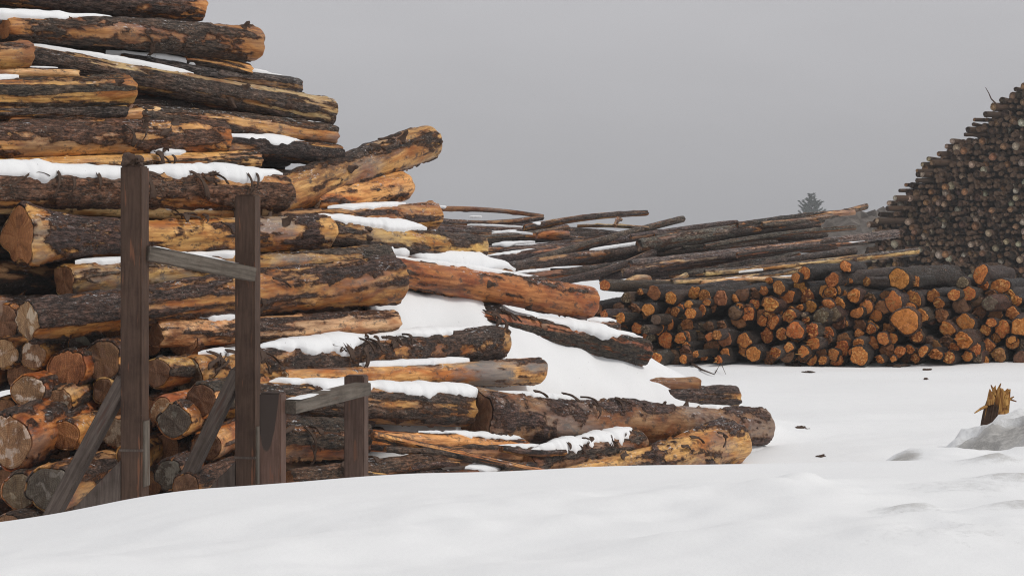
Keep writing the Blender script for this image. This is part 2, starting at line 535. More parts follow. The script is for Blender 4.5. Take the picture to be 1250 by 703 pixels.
# ------------------------------------------------------------------ ground: one snow sheet with the ploughed bank in front
CREST = np.array([(-500, 690), (-200, 668), (0, 645), (100, 626), (180, 608), (300, 600), (400, 592), (450, 586.5), (530, 583.5), (620, 583), (700, 577), (760, 574.5),
                  (900, 573), (1080, 569), (1250, 566), (1500, 560)], float)
RIDGE1 = np.array([(980, 640), (1060, 590), (1083, 567), (1096, 559), (1112, 552), (1135, 549), (1180, 551), (1215, 556), (1250, 548), (1500, 535)], float)
RIDGE2 = np.array([(1080, 640), (1128, 575), (1150, 549), (1172, 537), (1186, 527), (1210, 517), (1230, 508), (1250, 500), (1320, 478), (1500, 450)], float)
YC, Y1R, Y2R = 7.5, 8.8, 10.4


def crest_z(arr, x, Y):
    px = CX + F * x / Y
    py = np.interp(px, arr[:, 0], arr[:, 1])
    return H + (HOR - py) / F * Y


def smooth_crest(arr, x, Y, w=0.05):
    return sum(crest_z(arr, x + k * w, Y) for k in (-2, -1, 0, 1, 2)) / 5


def ground_z(x, y):
    x, y = np.broadcast_arrays(np.asarray(x, float), np.asarray(y, float))
    base = (0.035 * fbm(x * 0.16, y * 0.16, 0.3, 3, 3) + 0.030 * fbm(x * 0.30, y * 1.0, 0.9, 13, 4)) * sstep(60, 25, y)
    base = base - 0.32 * np.exp(-((x - 1.2) / 5.0) ** 2 - ((y - 18.5) / 4.5) ** 2)
    zc = smooth_crest(CREST, x, YC, 0.09)
    front = zc + 0.055 * (YC - y) - 0.012 * np.maximum(0, YC - y) ** 2 + (0.036 * fbm(x * 0.6, y * 0.8, 1.7, 8, 3) + 0.012 * fbm(x * 2.1, y * 2.6, 1.7, 18, 4)) * sstep(0, 1.2, YC - y)
    w = sstep(12.6, YC, y)
    bank = np.where(y < YC, front, base + (zc - base) * w)
    bank = np.where(y < 0, 1.2, bank)
    z = bank
    rg = fbm(x * 8.0, y * 8.0, 0, 21, 5, .65)
    for arr, Y, wf, wb, am in ((RIDGE1, Y1R, 1.1, 1.1, 0.006), (RIDGE2, Y2R, 1.5, 1.2, 0.026)):
        zr = smooth_crest(arr, x, Y, 0.03)
        dy = (y - Y)
        hgt = zr - (.025 if arr is RIDGE2 else -.012) - np.where(dy < 0, 0.42 * (dy / wf) ** 2, 1.1 * (dy / wb) ** 2) + am * rg * np.exp(-(dy / 0.5) ** 2)
        k = 0.07
        ok = sstep(0.2, 0.9, x)
        m = np.maximum(z, hgt) + k * np.log1p(np.exp(-np.abs(z - hgt) / k)) - k * 0.1
        m = np.where(np.abs(z - hgt) > 6 * k, np.maximum(z, hgt), m)
        z = z + (m - z) * ok
    for (sx, sy, sr, sh) in LUMPS:
        z = z + sh * np.exp(-((x - sx) ** 2 + (y - sy) ** 2) / sr ** 2) * (1 + 0.35 * fbm(x * 6, y * 6, 2, 5, 3))
    return z


LUMPS = []


def ground_hit(px, py, y0=4.0, y1=60.0):
    ys = np.concatenate([np.arange(y0, 14, 0.02), np.arange(14, y1, 0.05)])
    x = (px - CX) / F * ys
    ray = H + (HOR - py) / F * ys
    g = ground_z(x, ys)
    i = np.argmax(g >= ray)
    return Vector((x[i], ys[i], g[i]))


_l = []
for (px, py, rr, hh) in ((1108, 627, 0.10, 0.026), (1212, 566, 0.12, 0.035), (1238, 590, 0.15, 0.032), (1245, 622, 0.12, 0.026), (1180, 596, 0.2, 0.022), (1020, 600, .25, .03), (1160, 660, .3, .035), (820, 610, .35, .02), (620, 640, .4, .025)):
    p = ground_hit(px, py)
    _l.append((p.x, p.y, rr, hh))
LUMPS.extend(_l)


def build_ground():
    xs = np.concatenate([-np.geomspace(3000, 9, 28), np.arange(-8.8, -2.6, 0.13), np.arange(-2.6, 4.4, 0.035), np.arange(4.4, 10, 0.13), np.geomspace(10.2, 3000, 30)])
    ys = np.concatenate([-np.geomspace(200, 3, 8), np.arange(-2, 3.6, 0.4), np.arange(3.6, 11.6, 0.035), np.arange(11.6, 26, 0.14), np.arange(26, 46, 0.4), np.geomspace(46.5, 4000, 40)])
    X, Y = np.meshgrid(xs, ys, indexing='ij')
    Z = ground_z(X, Y)
    PX = CX + F * X / np.maximum(Y, 0.5)
    # grey, gritty ploughed ice showing on the ridges
    d = np.zeros_like(X)
    dz2 = np.exp(-((Y - (Y2R - 0.32)) / 0.38) ** 2) * sstep(1140, 1165, PX)
    dz1 = 0.95 * np.exp(-((Y - (Y1R - 0.10)) / 0.20) ** 2) * sstep(1078, 1092, PX) * sstep(1140, 1110, PX)
    d = np.maximum(dz2 * 1.05, dz1)
    for (sx, sy, sr, sh), am in zip(LUMPS, (0.66, 0.72, 0.68, 0.62, 0.45, .1, .3, 0, 0)):
        d = np.maximum(d, am * np.exp(-((X - sx) ** 2 + (Y - sy) ** 2) / (sr * 1.25) ** 2))
    lit = 0.9 * sstep(30, 34, Y) * sstep(40, 37, Y) * sstep(2, 4, X)
    me = mesh_np('snow_field', np.stack([X, Y, Z], -1).reshape(-1, 3), grid_quads(len(xs), len(ys))[:, ::-1], None, True, {'dirt': d, 'litter': lit}, [M_SNOW])
    o = link(bpy.data.objects.new('snow_ground', me))
    tag(o, kind='structure')


build_ground()

# ------------------------------------------------------------------ the big pile: every visible log traced with its two ends
PILE = 'logs in the big snowy pile'
# key: px0,py0,d0, px1,py1,d1, depth offset, label, options
T = [
 ('L1', -70, -22, 36, 244, 11, 36, 0.0, 'topmost dark log of the big pile, cut off by the picture edge', dict(peel=-.55, endpeel=1.0)),
 ('L2', 6, 35, 31, 312, 54, 46, -.10, 'thick dark log with orange stripped patches, second from the pile top', dict(peel=-.95, endpeel=1.3, wood='orange', end='rust')),
 ('L3', 225, 73, 14, 304, 87, 19, .10, 'thin dark log end tucked under the thick second log', dict(peel=-.7, knots=1)),
 ('L4', 146, 76, 22, 364, 107, 22, .20, 'grey log carrying a long thin snow strip near the pile top', dict(bark='grey', peel=-.75, endpeel=.8)),
 ('L5', 34, 69, 28, 404, 137, 36, .0, 'long dark log with a pale rubbed band along its upper side', dict(peel=-.9, strip=(112, 26, 1.9), wood='pale', endpeel=.2, grey=.2)),
 ('L6', -60, 68, 36, 34, 66, 36, -.15, 'short brown stripped log stub at the left picture edge under the second log', dict(peel=.4, wood='amber', end='brown')),
 ('L7', -60, 88, 15, 94, 92, 15, -.02, 'slim pale log lying on the round-ended dark log at upper left', dict(peel=.5, wood='pale', grey=.6, knots=1)),
 ('L8', -60, 113, 36, 158, 109, 38, -.20, 'dark round-ended log with a yellow stripe at upper left', dict(peel=-.55, endpeel=1.3, strip=(205, 16, 1.3))),
 ('L9', -60, 137, 24, 150, 134, 24, -.02, 'grey barked log with snow on it, below the round-ended dark log', dict(bark='grey', peel=-.7)),
 ('L10', 10, 150, 18, 193, 138, 17, .02, 'small log with a pale splintered tip above the mottled yellow log', dict(peel=.3, wood='pale', split=.05)),
 ('L11', 165, 143, 30, 406, 167, 29, .12, 'golden brown log ending level beneath the long pale-banded log', dict(peel=.25, wood='gold', endpeel=.5)),
 ('L12', -70, 174, 48, 272, 170, 43, -.10, 'big red-barked log mottled with yellow patches at left', dict(bark='red', peel=-.15, wood='gold', knots=5)),
 ('L13', 262, 180, 26, 414, 191, 28, .10, 'dark log with a snow patch behind the end of the mottled log', dict(peel=-.4, endpeel=.1)),
 ('L14', -60, 206, 22, 314, 196, 26, -.02, 'bare pale orange log with a clean rounded end above the snow strip', dict(peel=1.0, wood='gold', grey=.25, knots=2)),
 ('L15', -70, 232, 46, 346, 236, 46, -.30, 'thick shaggy red-barked log under the longest snow strip', dict(bark='red', peel=-.6, endpeel=.1, rough=1.4)),
 ('L16', 300, 254, 54, 524, 173, 42, .02, 'log jutting upward to the right against the grey sky', dict(peel=.15, wood='gold', endpeel=.7, grey=.5)),
 ('L17', 380, 246, 36, 494, 227, 37, .18, 'bare golden log directly below the upward jutting log', dict(peel=.9, wood='gold', end='pale')),
 ('L18', -60, 251, 20, 296, 264, 22, -.05, 'thin pale bare log with snow, behind the tall frame posts', dict(peel=.9, wood='pale', grey=.4, knots=1)),
 ('L19', 24, 291, 50, 398, 284, 42, -.25, 'log with the huge dark flared butt at the left edge', dict(peel=.55, wood='gold', end='rust', flare0=.62, lobes=.07, grey=.6, bark_at=[(.06, .30, 1.6), (.86, .95, 1.6)])),
 ('L20', 325, 274, 34, 530, 264, 35, .06, 'orange brown log with a snowy top below the bare golden log', dict(peel=.5, wood='amber', endpeel=.6)),
 ('L21', 372, 282, 34, 584, 303, 37, .02, 'log with a jagged torn yellow right end beside the pole heap', dict(peel=.25, wood='gold', endpeel=1.4, split=.03)),
 ('L22', 398, 306, 24, 622, 340, 24, .10, 'ridged brown log almost buried under a thick snow strip', dict(peel=.8, wood='brown', grey=.4, o0=.2)),
 ('L23', 78, 343, 46, 470, 318, 40, -.12, 'pale golden log with a brown sawn end left of the tall post', dict(peel=.6, wood='gold', end='brown', grey=.55, bark_at=[(.9, 1.1, 1.5)])),
 ('L24', 34, 392, 49, 480, 342, 56, -.32, 'long dark grooved log crossing behind both tall posts', dict(peel=-.55, wood='amber', end='pale', endpeel=.0, rough=1.2, strip=(225, 22, 1.2), flare1=.06)),
 ('L25', 425, 322, 34, 718, 369, 43, .0, 'long bare orange log pointing right above the snow drift', dict(peel=1.0, wood='orange', endpeel=.5, grey=.12, knots=6)),
 ('L26', 188, 407, 40, 482, 391, 27, -.18, 'pale log with scattered dark bark patches between the tall posts', dict(peel=.65, wood='pale', end='dark')),
 ('L27', 230, 460, 56, 611, 419, 41, -.22, 'log covered in loose bark shreds with a dark stubby right end', dict(bark='dark', peel=-.15, wood='amber', end='grey', bark_at=[(.62, .97, .9)], rough=1.3, endpeel=.8)),
 ('L29', 249, 487, 50, 570, 500, 42, -.30, 'golden log under the snow ledge behind the short posts', dict(peel=.2, wood='gold', end='dark', grey=.5)),
 ('L30', 345, 460, 22, 656, 452, 35, -.34, 'smooth golden log with a sawn right end above the snow ledge', dict(peel=.9, wood='gold', end='pale', grey=.75, knots=2)),
 ('L31', 578, 509, 66, 932, 521, 42, -.25, 'largest front log with a dark hollow butt facing the viewer', dict(peel=.35, wood='brown', end='dark', grey=.6, flare0=.16, lobes=.06, knots=12, rough=.9)),
 ('L32', 800, 488, 24, 896, 485, 29, .0, 'short dark log end poking out of the snow at the far right of the pile', dict(peel=-.5, knots=2, o0=.35)),
 ('L33', 745, 467, 18, 850, 470, 22, .0, 'bare brown log stub half buried in the snow drift', dict(peel=1.2, wood='brown', grey=.2, flare1=.1, o0=.6)),
 ('L34', 520, 382, 24, 786, 430, 35, .02, 'dark log with reddish stripped spots emerging below the bare orange log', dict(peel=-.25, wood='orange', endpeel=.1, o0=.45)),
 ('L35', 655, 399, 20, 750, 403, 23, .10, 'short brown log stub with a snow streak under the orange log end', dict(peel=.3, wood='brown')),
 ('L36', 690, 590, 40, 897, 541, 54, -.55, 'knotted golden root log lying lowest at the right front', dict(peel=.25, wood='gold', knots=10, lobes=.12, flare1=.1, grey=.4, rough=1.5, bend=.07, bark_at=[(.42, .78, .8)])),
 ('L37', 352, 584, 22, 540, 561, 21, -.75, 'thin rough log along the snow bank behind the short posts', dict(bark='red', peel=-.3, wood='brown', rough=1.6, knots=6)),
 ('L39', 296, 542, 52, 440, 536, 50, -.30, 'dark shaggy log behind the short left post', dict(peel=-.5, wood='orange', rough=1.3)),
 ('L40', 432, 536, 28, 640, 548, 26, -.25, 'orange brown log under the golden ledge log', dict(peel=.5, wood='amber')),
 ('L41', 640, 572, 42, 778, 541, 36, -.40, 'dark splintery log stub with a heavy snow cap in front', dict(peel=-.3, wood='brown', rough=.8, knots=4)),
 ('L42', 520, 560, 24, 668, 558, 26, -.36, 'brown weathered log squeezed beneath the biggest front log', dict(peel=.3, wood='brown', grey=.5)),
 ('L43', 480, 588, 26, 650, 578, 30, -.62, 'dark broken log lying at the snow bank under the thin branch', dict(peel=-.3, wood='brown', rough=1.4)),
 ('L44', 318, 478, 34, 470, 486, 34, -.10, 'dark grey log just above the short frame beam', dict(bark='grey', peel=-.5)),
 ('L45', 300, 512, 40, 450, 506, 36, -.14, 'dark log with an orange patch seen under the short beam', dict(peel=-.1, wood='orange')),
]
for (key, x0, y0, d0, x1, y1, d1, off, label, kw) in T:
    Ya, Yb = face_depth(x0, y0) + off + kw.pop('o0', 0), face_depth(x1, y1) + off
    add_log(key, at(x0, y0, Ya), at(x1, y1, Yb), d0 * Ya / F, d1 * Yb / F, label, group=PILE, **kw)
    LOGS[key]['px'] = (x0, x1)

# thin fallen branch over the front logs
Yb0, Yb1 = face_depth(458, 531) - 0.75, face_depth(692, 582) - 1.1
add_log('branch', at(456, 531, Yb0), at(694, 583, Yb1), 0.085, 0.07, 'thin fallen branch lying slantwise over the front logs', name='branch', cat='branch', bark='dark', wood='amber', peel=-.55, nt=18, bend=.05, rough=1.2)

for i, (x0, y0, x1, y1, d, lab) in enumerate(((500, 571, 560, 566, 7, 'short snapped stick by the snow bank under the fallen branch'), (592, 583, 640, 566, 8, 'broken stick leaning up behind the bank beside the snow capped stub'),
                                            (470, 548, 560, 556, 8, 'thin stick squeezed under the fallen branch'), (700, 582, 760, 574, 9, 'splintered stick at the left foot of the root log'),
                                            (400, 574, 470, 580, 7, 'thin stick above the rough log behind the short posts'), (612, 548, 690, 552, 9, 'thin weathered stick beneath the largest front log'))):
    Ya, Yb = face_depth(x0, y0) - .85, face_depth(x1, y1) - .85
    add_log('S%d' % i, at(x0, y0, Ya), at(x1, y1, Yb), d * Ya / F, d * .8 * Yb / F, lab, name='stick', cat='stick', bark='dark', wood='amber', peel=-.2, nt=16, bend=.04, rough=1.3, knots=2)

# log ends at the lower left that face the viewer
E = [
 (3, 392, 46, .00, 'dark', 'dark log end at the left picture edge beside the long grooved log', -.3, 'dark'),
 (4, 431, 38, .00, 'pale', 'pale log end half cut off at the left edge, below the grooved log', .1, 'dark'),
 (40, 434, 38, -.02, 'frost', 'log end with white frosted rings directly below the grooved log', -.2, 'dark'),
 (83, 450, 50, -.05, 'rust', 'round orange brown log end left of the tall post', -.4, 'dark'),
 (97, 424, 34, .15, 'slate', 'small grey log end peeping above the round orange brown end', -.4, 'dark'),
 (126, 441, 48, .00, 'dark', 'dark brown log end touching the left tall post', -.5, 'dark'),
 (36, 478, 47, -.10, 'frost', 'white splashed log end in the second row of ends', .5, 'dark'),
 (72, 492, 36, -.02, 'frost', 'small log end with a narrow white streak', -.4, 'dark'),
 (127, 478, 34, .20, 'dark', 'shaded log end beside the upper tall post brace', -.5, 'dark'),
 (12, 539, 70, -.35, 'frost', 'largest log end with white frost at the left edge', .25, 'dark'),
 (80, 532, 42, -.10, 'rust', 'rusty orange log end left of the leaning brace', .4, 'dark'),
 (60, 597, 62, -.40, 'slate', 'grey log end with a pale heart at the foot of the pile', .3, 'dark'),
 (24, 600, 50, -.10, 'grey', 'greyish log end beside the pale hearted one', -.2, 'dark'),
 (140, 530, 40, .15, 'grey', 'pale olive log end between brace and tall post', .0, 'dark'),
 (191, 455, 40, -.08, 'dark', 'dark orange log end just right of the left tall post', .3, 'dark'),
 (199, 502, 36, -.02, 'pale', 'pale whitish log end between the tall posts', .4, 'dark'),
 (213, 515, 44, -.25, 'slate', 'cleanly sawn dark grey log end between the tall posts', .8, 'dark'),
 (246, 488, 44, -.10, 'dark', 'dark knotty log end in front of the shredded log', .2, 'dark'),
 (207, 580, 38, -.15, 'slate', 'slate coloured log end low between the tall posts', -.4, 'dark'),
 (227, 594, 36, -.35, 'dark', 'reddish dark log end lowest between the tall posts', -.4, 'red'),
 (252, 545, 40, .10, 'dark', 'shaded log end behind the second brace', -.1, 'dark'),
 (10, 648, 44, -.30, 'dark', 'dark log end lowest at the left corner by the snow', .4, 'dark'),
 (113, 585, 44, .10, 'rust', 'rusty log end behind the first gusset plate', .5, 'dark'),
 (160, 560, 44, .10, 'dark', 'dark log end hidden mostly behind the left tall post', .2, 'dark'),
 (18, 350, 30, .15, 'rust', 'small reddish log end under the huge flared butt', -.2, 'dark'),
 (100, 395, 34, .30, 'dark', 'deep shaded log end above the round orange brown end', -.4, 'dark'),
]
YAW = R(81)
for i, (px, py, d, off, endc, label, peel, bark) in enumerate(E):
    Y = face_depth(90, py) + (px - 90) * .0016 + off
    p0 = at(px, py, Y)
    L = 2.6
    yaw = YAW + RNG.uniform(-.10, .12)
    p1 = p0 + Vector((math.cos(yaw), math.sin(yaw), RNG.uniform(-.03, .05))) * L
    wood = ('orange', 'amber', 'gold')[i % 3]
    o = add_log('E%d' % i, p0, p1, d * Y / F, d * Y / F * .92, label, bark=bark, wood=wood, end=endc, group=PILE, peel=peel, res=0.03, nt=44, lobes=.05, ends=(1, 0), flare0=.05)

# backing logs added deeper to block light; near-black bark keeps the gaps dark
bnd = np.array([(10, 225), (55, 285), (105, 335), (140, 375), (170, 380), (230, 440), (265, 480), (300, 540), (330, 570), (370, 650), (420, 620), (450, 610), (500, 760), (560, 760)], float)
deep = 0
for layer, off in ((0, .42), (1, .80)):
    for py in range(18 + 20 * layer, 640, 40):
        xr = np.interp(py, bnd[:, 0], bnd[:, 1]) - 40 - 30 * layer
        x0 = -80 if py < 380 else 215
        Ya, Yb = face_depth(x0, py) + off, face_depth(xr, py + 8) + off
        add_log('D%d' % deep, at(x0, py, Ya), at(xr, py + 8, Yb), 44 * Ya / F, 36 * Yb / F, 'added dark backing log deep inside the big pile, only glimpsed between front logs',
                bark='black', wood='brown', end='dark', peel=-.6, group='backing logs added inside the big pile', res=.06, nt=24, ends=(0, 1), endpeel=.1)
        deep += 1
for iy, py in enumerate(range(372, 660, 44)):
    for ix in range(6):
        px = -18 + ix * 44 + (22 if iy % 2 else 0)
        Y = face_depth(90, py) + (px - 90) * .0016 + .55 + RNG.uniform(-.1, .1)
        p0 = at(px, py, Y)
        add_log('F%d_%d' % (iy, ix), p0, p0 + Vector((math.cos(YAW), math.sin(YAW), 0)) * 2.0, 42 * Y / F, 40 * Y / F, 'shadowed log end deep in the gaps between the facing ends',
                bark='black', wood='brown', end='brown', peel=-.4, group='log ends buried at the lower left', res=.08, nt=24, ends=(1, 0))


# ------------------------------------------------------------------ loose bark shreds that hang on the logs (parts of their log)
def bark_strip(key, px, length, width, ang, tilt, lift=0.02):
    """curled strip lying over the log's upper front side; px is where along the log it sits"""
    g = LOGS[key]
    x0, x1 = g['px']
    t = (px - x0) / (x1 - x0)
    rr = (g['r0'] + (g['r1'] - g['r0']) * t) + lift
    n = 14
    prof = []
    wob = RNG.uniform(-1, 1, 4)
    for i in range(n):
        s = i / (n - 1)
        a = R(ang) + s * length / rr * math.cos(tilt)
        x = t * g['L'] + s * length * math.sin(tilt) + .03 * math.sin(3 * s + wob[0])
        out = rr + 0.025 * math.sin(math.pi * s + wob[1]) * abs(wob[2]) + 0.012 * s
        w = width * (0.45 + 0.6 * abs(math.sin(2.2 + 4.5 * s + wob[3] * 2)))
        for k, e in enumerate((-.5, 0, .5)):
            lift2 = .012 * (1 if k != 1 else 0)
            prof.append((x + w * e * math.cos(tilt), (out + lift2) * math.cos(a) - w * e * math.sin(tilt) * math.sin(a), (out + lift2) * math.sin(a) + w * e * math.sin(tilt) * math.cos(a)))
    V = np.array(prof)
    c = V.copy(); c[:, 1:] *= 1 + 0.010 / rr
    q = grid_quads(n, 3)
    q2 = q[:, ::-1] + len(V)
    rim = [i * 3 for i in range(n)] + [(n - 1) * 3 + 1] + [i * 3 + 2 for i in range(n - 1, -1, -1)] + [1]
    rq = [(rim[i], rim[(i + 1) % len(rim)], rim[(i + 1) % len(rim)] + len(V), rim[i] + len(V)) for i in range(len(rim))]
    me = mesh_np('bark_strip', np.concatenate([V, c]), np.concatenate([q, q2, np.array(rq)]), None, True, None, [M_FLK])
    return link(bpy.data.objects.new('bark_strip', me), g['o'])


def shreds(key, a, b, n, lmin, lmax, amin=95, amax=150, wmin=.025, wmax=.075):
    for _ in range(n):
        bark_strip(key, RNG.uniform(a, b), RNG.uniform(lmin, lmax), RNG.uniform(wmin, wmax), RNG.uniform(amin, amax), RNG.uniform(-1.35, 1.35))


shreds('L15', 10, 300, 14, .14, .42)
shreds('L27', 245, 300, 12, .12, .3)
shreds('L27', 370, 470, 18, .12, .32)
shreds('L18', 180, 280, 5, .1, .22)
shreds('L19', 185, 260, 6, .1, .25)
shreds('L12', 120, 200, 4, .1, .25)
shreds('L24', 250, 300, 4, .1, .25, 110, 200)
shreds('L34', 575, 640, 9, .08, .2)
shreds('L31', 600, 760, 9, .08, .22)
shreds('L41', 660, 760, 9, .08, .2)
shreds('L36', 740, 880, 6, .08, .2)
shreds('L37', 400, 520, 5, .06, .14)
shreds('L39', 330, 430, 6, .1, .25, 120, 210)
shreds('L14', 165, 215, 5, .08, .2)
shreds('L2', 150, 240, 3, .08, .2, 160, 240)
shreds('L16', 370, 480, 3, .1, .2, 100, 130)

for key, n in (('L2', 2), ('L5', 3), ('L12', 2), ('L16', 3), ('L19', 2), ('L21', 2), ('L24', 3), ('L25', 2), ('L27', 2), ('L29', 2), ('L31', 4), ('L34', 2), ('L36', 4), ('L41', 4), ('L1', 2), ('L8', 2)):
    g = LOGS[key]
    for k in range(n):
        t = RNG.uniform(.15, .92); a = R(RNG.uniform(60, 250)); rr = g['r0'] + (g['r1'] - g['r0']) * t
        nn, nt = 7, 12; L = RNG.uniform(.03, .10); r = RNG.uniform(.016, .034)
        V = []
        for i in range(nn):
            f = i / (nn - 1); rad = r * (1.9 - 1.0 * min(1, f * 2.2)) if f < .98 else r * .2
            dd = rr * .9 + (L + rr * .1) * f
            for j in range(nt):
                b = j / nt * 6.283; q_ = rad * (1 + .18 * math.sin(3 * b + k))
                V.append((t * g['L'] + q_ * math.cos(b) + .5 * L * f, dd * math.cos(a) - q_ * math.sin(b) * math.sin(a), dd * math.sin(a) + q_ * math.sin(b) * math.cos(a)))
        link(bpy.data.objects.new('branch_stub', mesh_np('branch_stub', np.array(V), grid_quads(nn, nt, True), None, True, None, [M_FLK])), g['o'])

# ------------------------------------------------------------------ snow lying on and between the logs
SV, SQ, SA = [], [], 0


def add_patch(V, q):
    global SA
    SV.append(V); SQ.append(q + SA); SA += len(V)


def cap(key, pa, pb, half=38, thick=0.05, ang=90, seed=0, rag=0.22):
    """pillow of snow along the top of a log; edges ragged, feathering to nothing"""
    g = LOGS[key]
    x0, x1 = g['px']
    ta, tb = (pa - x0) / (x1 - x0), (pb - x0) / (x1 - x0)
    n = max(12, int((tb - ta) * g['L'] / .012)); m = 17
    t = np.linspace(ta, tb, n)[:, None]
    X = t * g['L']
    rr = g['r0'] + (g['r1'] - g['r0']) * t
    s = (t - ta) / (tb - ta)
    env = np.clip(np.minimum(s, 1 - s) / .30, 0, 1) ** .9
    env = env * (1 - rag * .6 + rag * 1.5 * fbm(X * 2.6, 0.5, 0, g['seed'] + seed + 3, 4, .6))
    env = np.clip(env, 0.02, 1.4)
    thick = thick * .62
    lft = half * env * (1 + rag * .7 * fbm(X * 4.5, 1.5, 0, g['seed'] + seed, 3, .5))
    rgt = half * env * (1 + rag * .8 * fbm(X * 2.6, 7.5, 0, g['seed'] + seed, 3, .45))
    k = np.linspace(-1, 1, m)[None, :]
    a = ang + np.where(k < 0, k * lft, k * rgt)
    prof = np.maximum(0, 1 - np.abs(k) ** 2.2)
    hgt = thick * np.minimum(1.2, .4 + .6 * env) * np.minimum(1, env * 4) * prof * (1 + .16 * fbm(X * 2, k * .7, 0, g['seed'] + seed + 9, 3))
    out = rr * 0.985 + hgt + np.where(np.abs(k) > .99, -.03, 0.012)
    V = np.stack(np.broadcast_arrays(X, out * np.cos(np.radians(a)), out * np.sin(np.radians(a))), -1).reshape(-1, 3)
    mw = np.array(g['o'].matrix_world)
    V = V @ mw[:3, :3].T + mw[:3, 3]
    add_patch(V, grid_quads(n, m))


cap('L2', -110, 140, 42, .10, 90, 0, .12)
cap('L5', 34, 225, 32, .06, 82, 0, .15)
cap('L4', 130, 345, 50, .075, 88, 0, .15)
cap('L9', -5, 135, 58, .09, 94, 0, .15)
cap('L11', 325, 402, 26, .02)
cap('L13', 264, 372, 54, .08, 94, 0, .15)
cap('L14', 172, 218, 50, .06)
cap('L15', -90, 215, 62, .17, 94, 0, .10)
cap('L15', 150, 345, 60, .14, 90, 4, .12)
cap('L18', 70, 180, 54, .08, 92, 0, .15); cap('L18', 140, 300, 70, .09, 98, 2, .15)
cap('L20', 395, 492, 42, .04, 92)
cap('L21', 378, 515, 60, .11, 92, 0, .15)
cap('L22', 385, 628, 88, .17, 96, 0, .10)
cap('L25', 470, 655, 24, .028, 86)
cap('L23', 90, 165, 34, .035); cap('L23', 170, 300, 30, .035)
cap('L26', 228, 300, 40, .045)
cap('L27', 240, 300, 36, .04); cap('L27', 300, 440, 54, .10, 92, 0, .15); cap('L27', 400, 590, 44, .08, 74, 2, .15)
cap('L30', 430, 565, 32, .04, 80)
cap('L29', 320, 450, 64, .13, 86, 0, .14); cap('L29', 410, 590, 66, .15, 84, 2, .14)
cap('L31', 590, 740, 26, .04, 70); cap('L31', 845, 890, 26, .03, 80)
cap('L34', 640, 782, 54, .11, 90, 0, .14)
cap('L35', 715, 752, 46, .05)
cap('L41', 640, 730, 66, .10, 102, 0, .25); cap('L41', 690, 780, 54, .09, 94, 3, .22)
cap('L40', 505, 640, 50, .05)
cap('L42', 600, 660, 50, .05)
cap('L36', 830, 862, 34, .04, 80)
cap('L43', 560, 610, 45, .04, 110)
cap('L7', 15, 70, 22, .01)
cap('L8', -40, 20, 22, .015)


def face_z(x, y):
    """height of the pile face over a point of the plan"""
    px = CX + F * x / y
    k = np.interp(px, [450, 800], [0.0075, 0.0115])
    s = y - TH * x
    py = 600 - (s - 19.5) / k
    return H + (HOR - py) / F * y


def drift():
    xs = np.arange(-1.9, 6.3, 0.03); ys = np.arange(17.2, 27, 0.04)
    X, Y = np.meshgrid(xs, ys, indexing='ij')
    PX = CX + F * X / Y
    fz = face_z(X, Y)
    off = np.interp(PX, [380, 440, 485, 540, 640, 900], [1.2, .45, .10, .07, .04, .04])
    z = fz - off + .05 * fbm(X * .9, Y * .9, 0, 77, 3)
    g = ground_z(X, Y)
    top = np.interp(PX, [420, 480, 600, 700, 800, 860, 930, 1000, 1080], [2.4, 2.1, 1.72, 1.32, .86, .58, .26, -.05, -.35]) + .04 * fbm(X * .7, Y * .7, 2, 78, 2)
    k = .08
    z = -np.logaddexp(-z / k, -top / k) * k
    z = np.where(np.isfinite(z), z, g - .3)
    back = sstep(25.0, 26.9, Y) + 0 * X + sstep(-1.5, -1.9, X)
    z = z + .035 * fbm(X * 1.9, Y * 1.4, 4, 79, 3)
    z = z - 2.5 * back
    h = np.clip(z - g, -.3, None) * (1 - .85 * sstep(2.7, 4.4, X))
    z = g - .035 + .10 * np.log1p(np.exp(np.clip(h / .10, -20, 30)))
    V = np.stack([X, Y, z], -1).reshape(-1, 3)
    add_patch(V, grid_quads(len(xs), len(ys))[:, ::-1])


drift()
SVc = np.concatenate(SV); SQc = np.concatenate(SQ)
me = mesh_np('snow_cover', SVc, SQc, None, True, {'dirt': np.full(len(SVc), -.6), 'litter': np.full(len(SVc), .35)}, [M_SNOW])
tag(link(bpy.data.objects.new('snow_cover', me)), 'white snow lying on and between the logs of the big pile', 'snow', kind='stuff')


# ------------------------------------------------------------------ box and plate helpers
def box_bm(bm, x0, x1, y0, y1, z0, z1, mat=None):
    vs = [bm.verts.new(p) for p in ((x0, y0, z0), (x1, y0, z0), (x1, y1, z0), (x0, y1, z0), (x0, y0, z1), (x1, y0, z1), (x1, y1, z1), (x0, y1, z1))]
    if mat is not None:
        for v in vs:
            v.co = mat @ v.co
    for f in ((0, 3, 2, 1), (4, 5, 6, 7), (0, 1, 5, 4), (1, 2, 6, 5), (2, 3, 7, 6), (3, 0, 4, 7)):
        bm.faces.new([vs[i] for i in f])


def obj_bm(name, bm, mat, parent=None, bevel=0.006):
    if bevel:
        bmesh.ops.bevel(bm, geom=bm.edges[:], offset=bevel, segments=2, affect='EDGES')
    bmesh.ops.recalc_face_normals(bm, faces=bm.faces[:])
    me = bpy.data.meshes.new(name); bm.to_mesh(me); bm.free()
    me.materials.append(mat)
    return link(bpy.data.objects.new(name, me), parent)


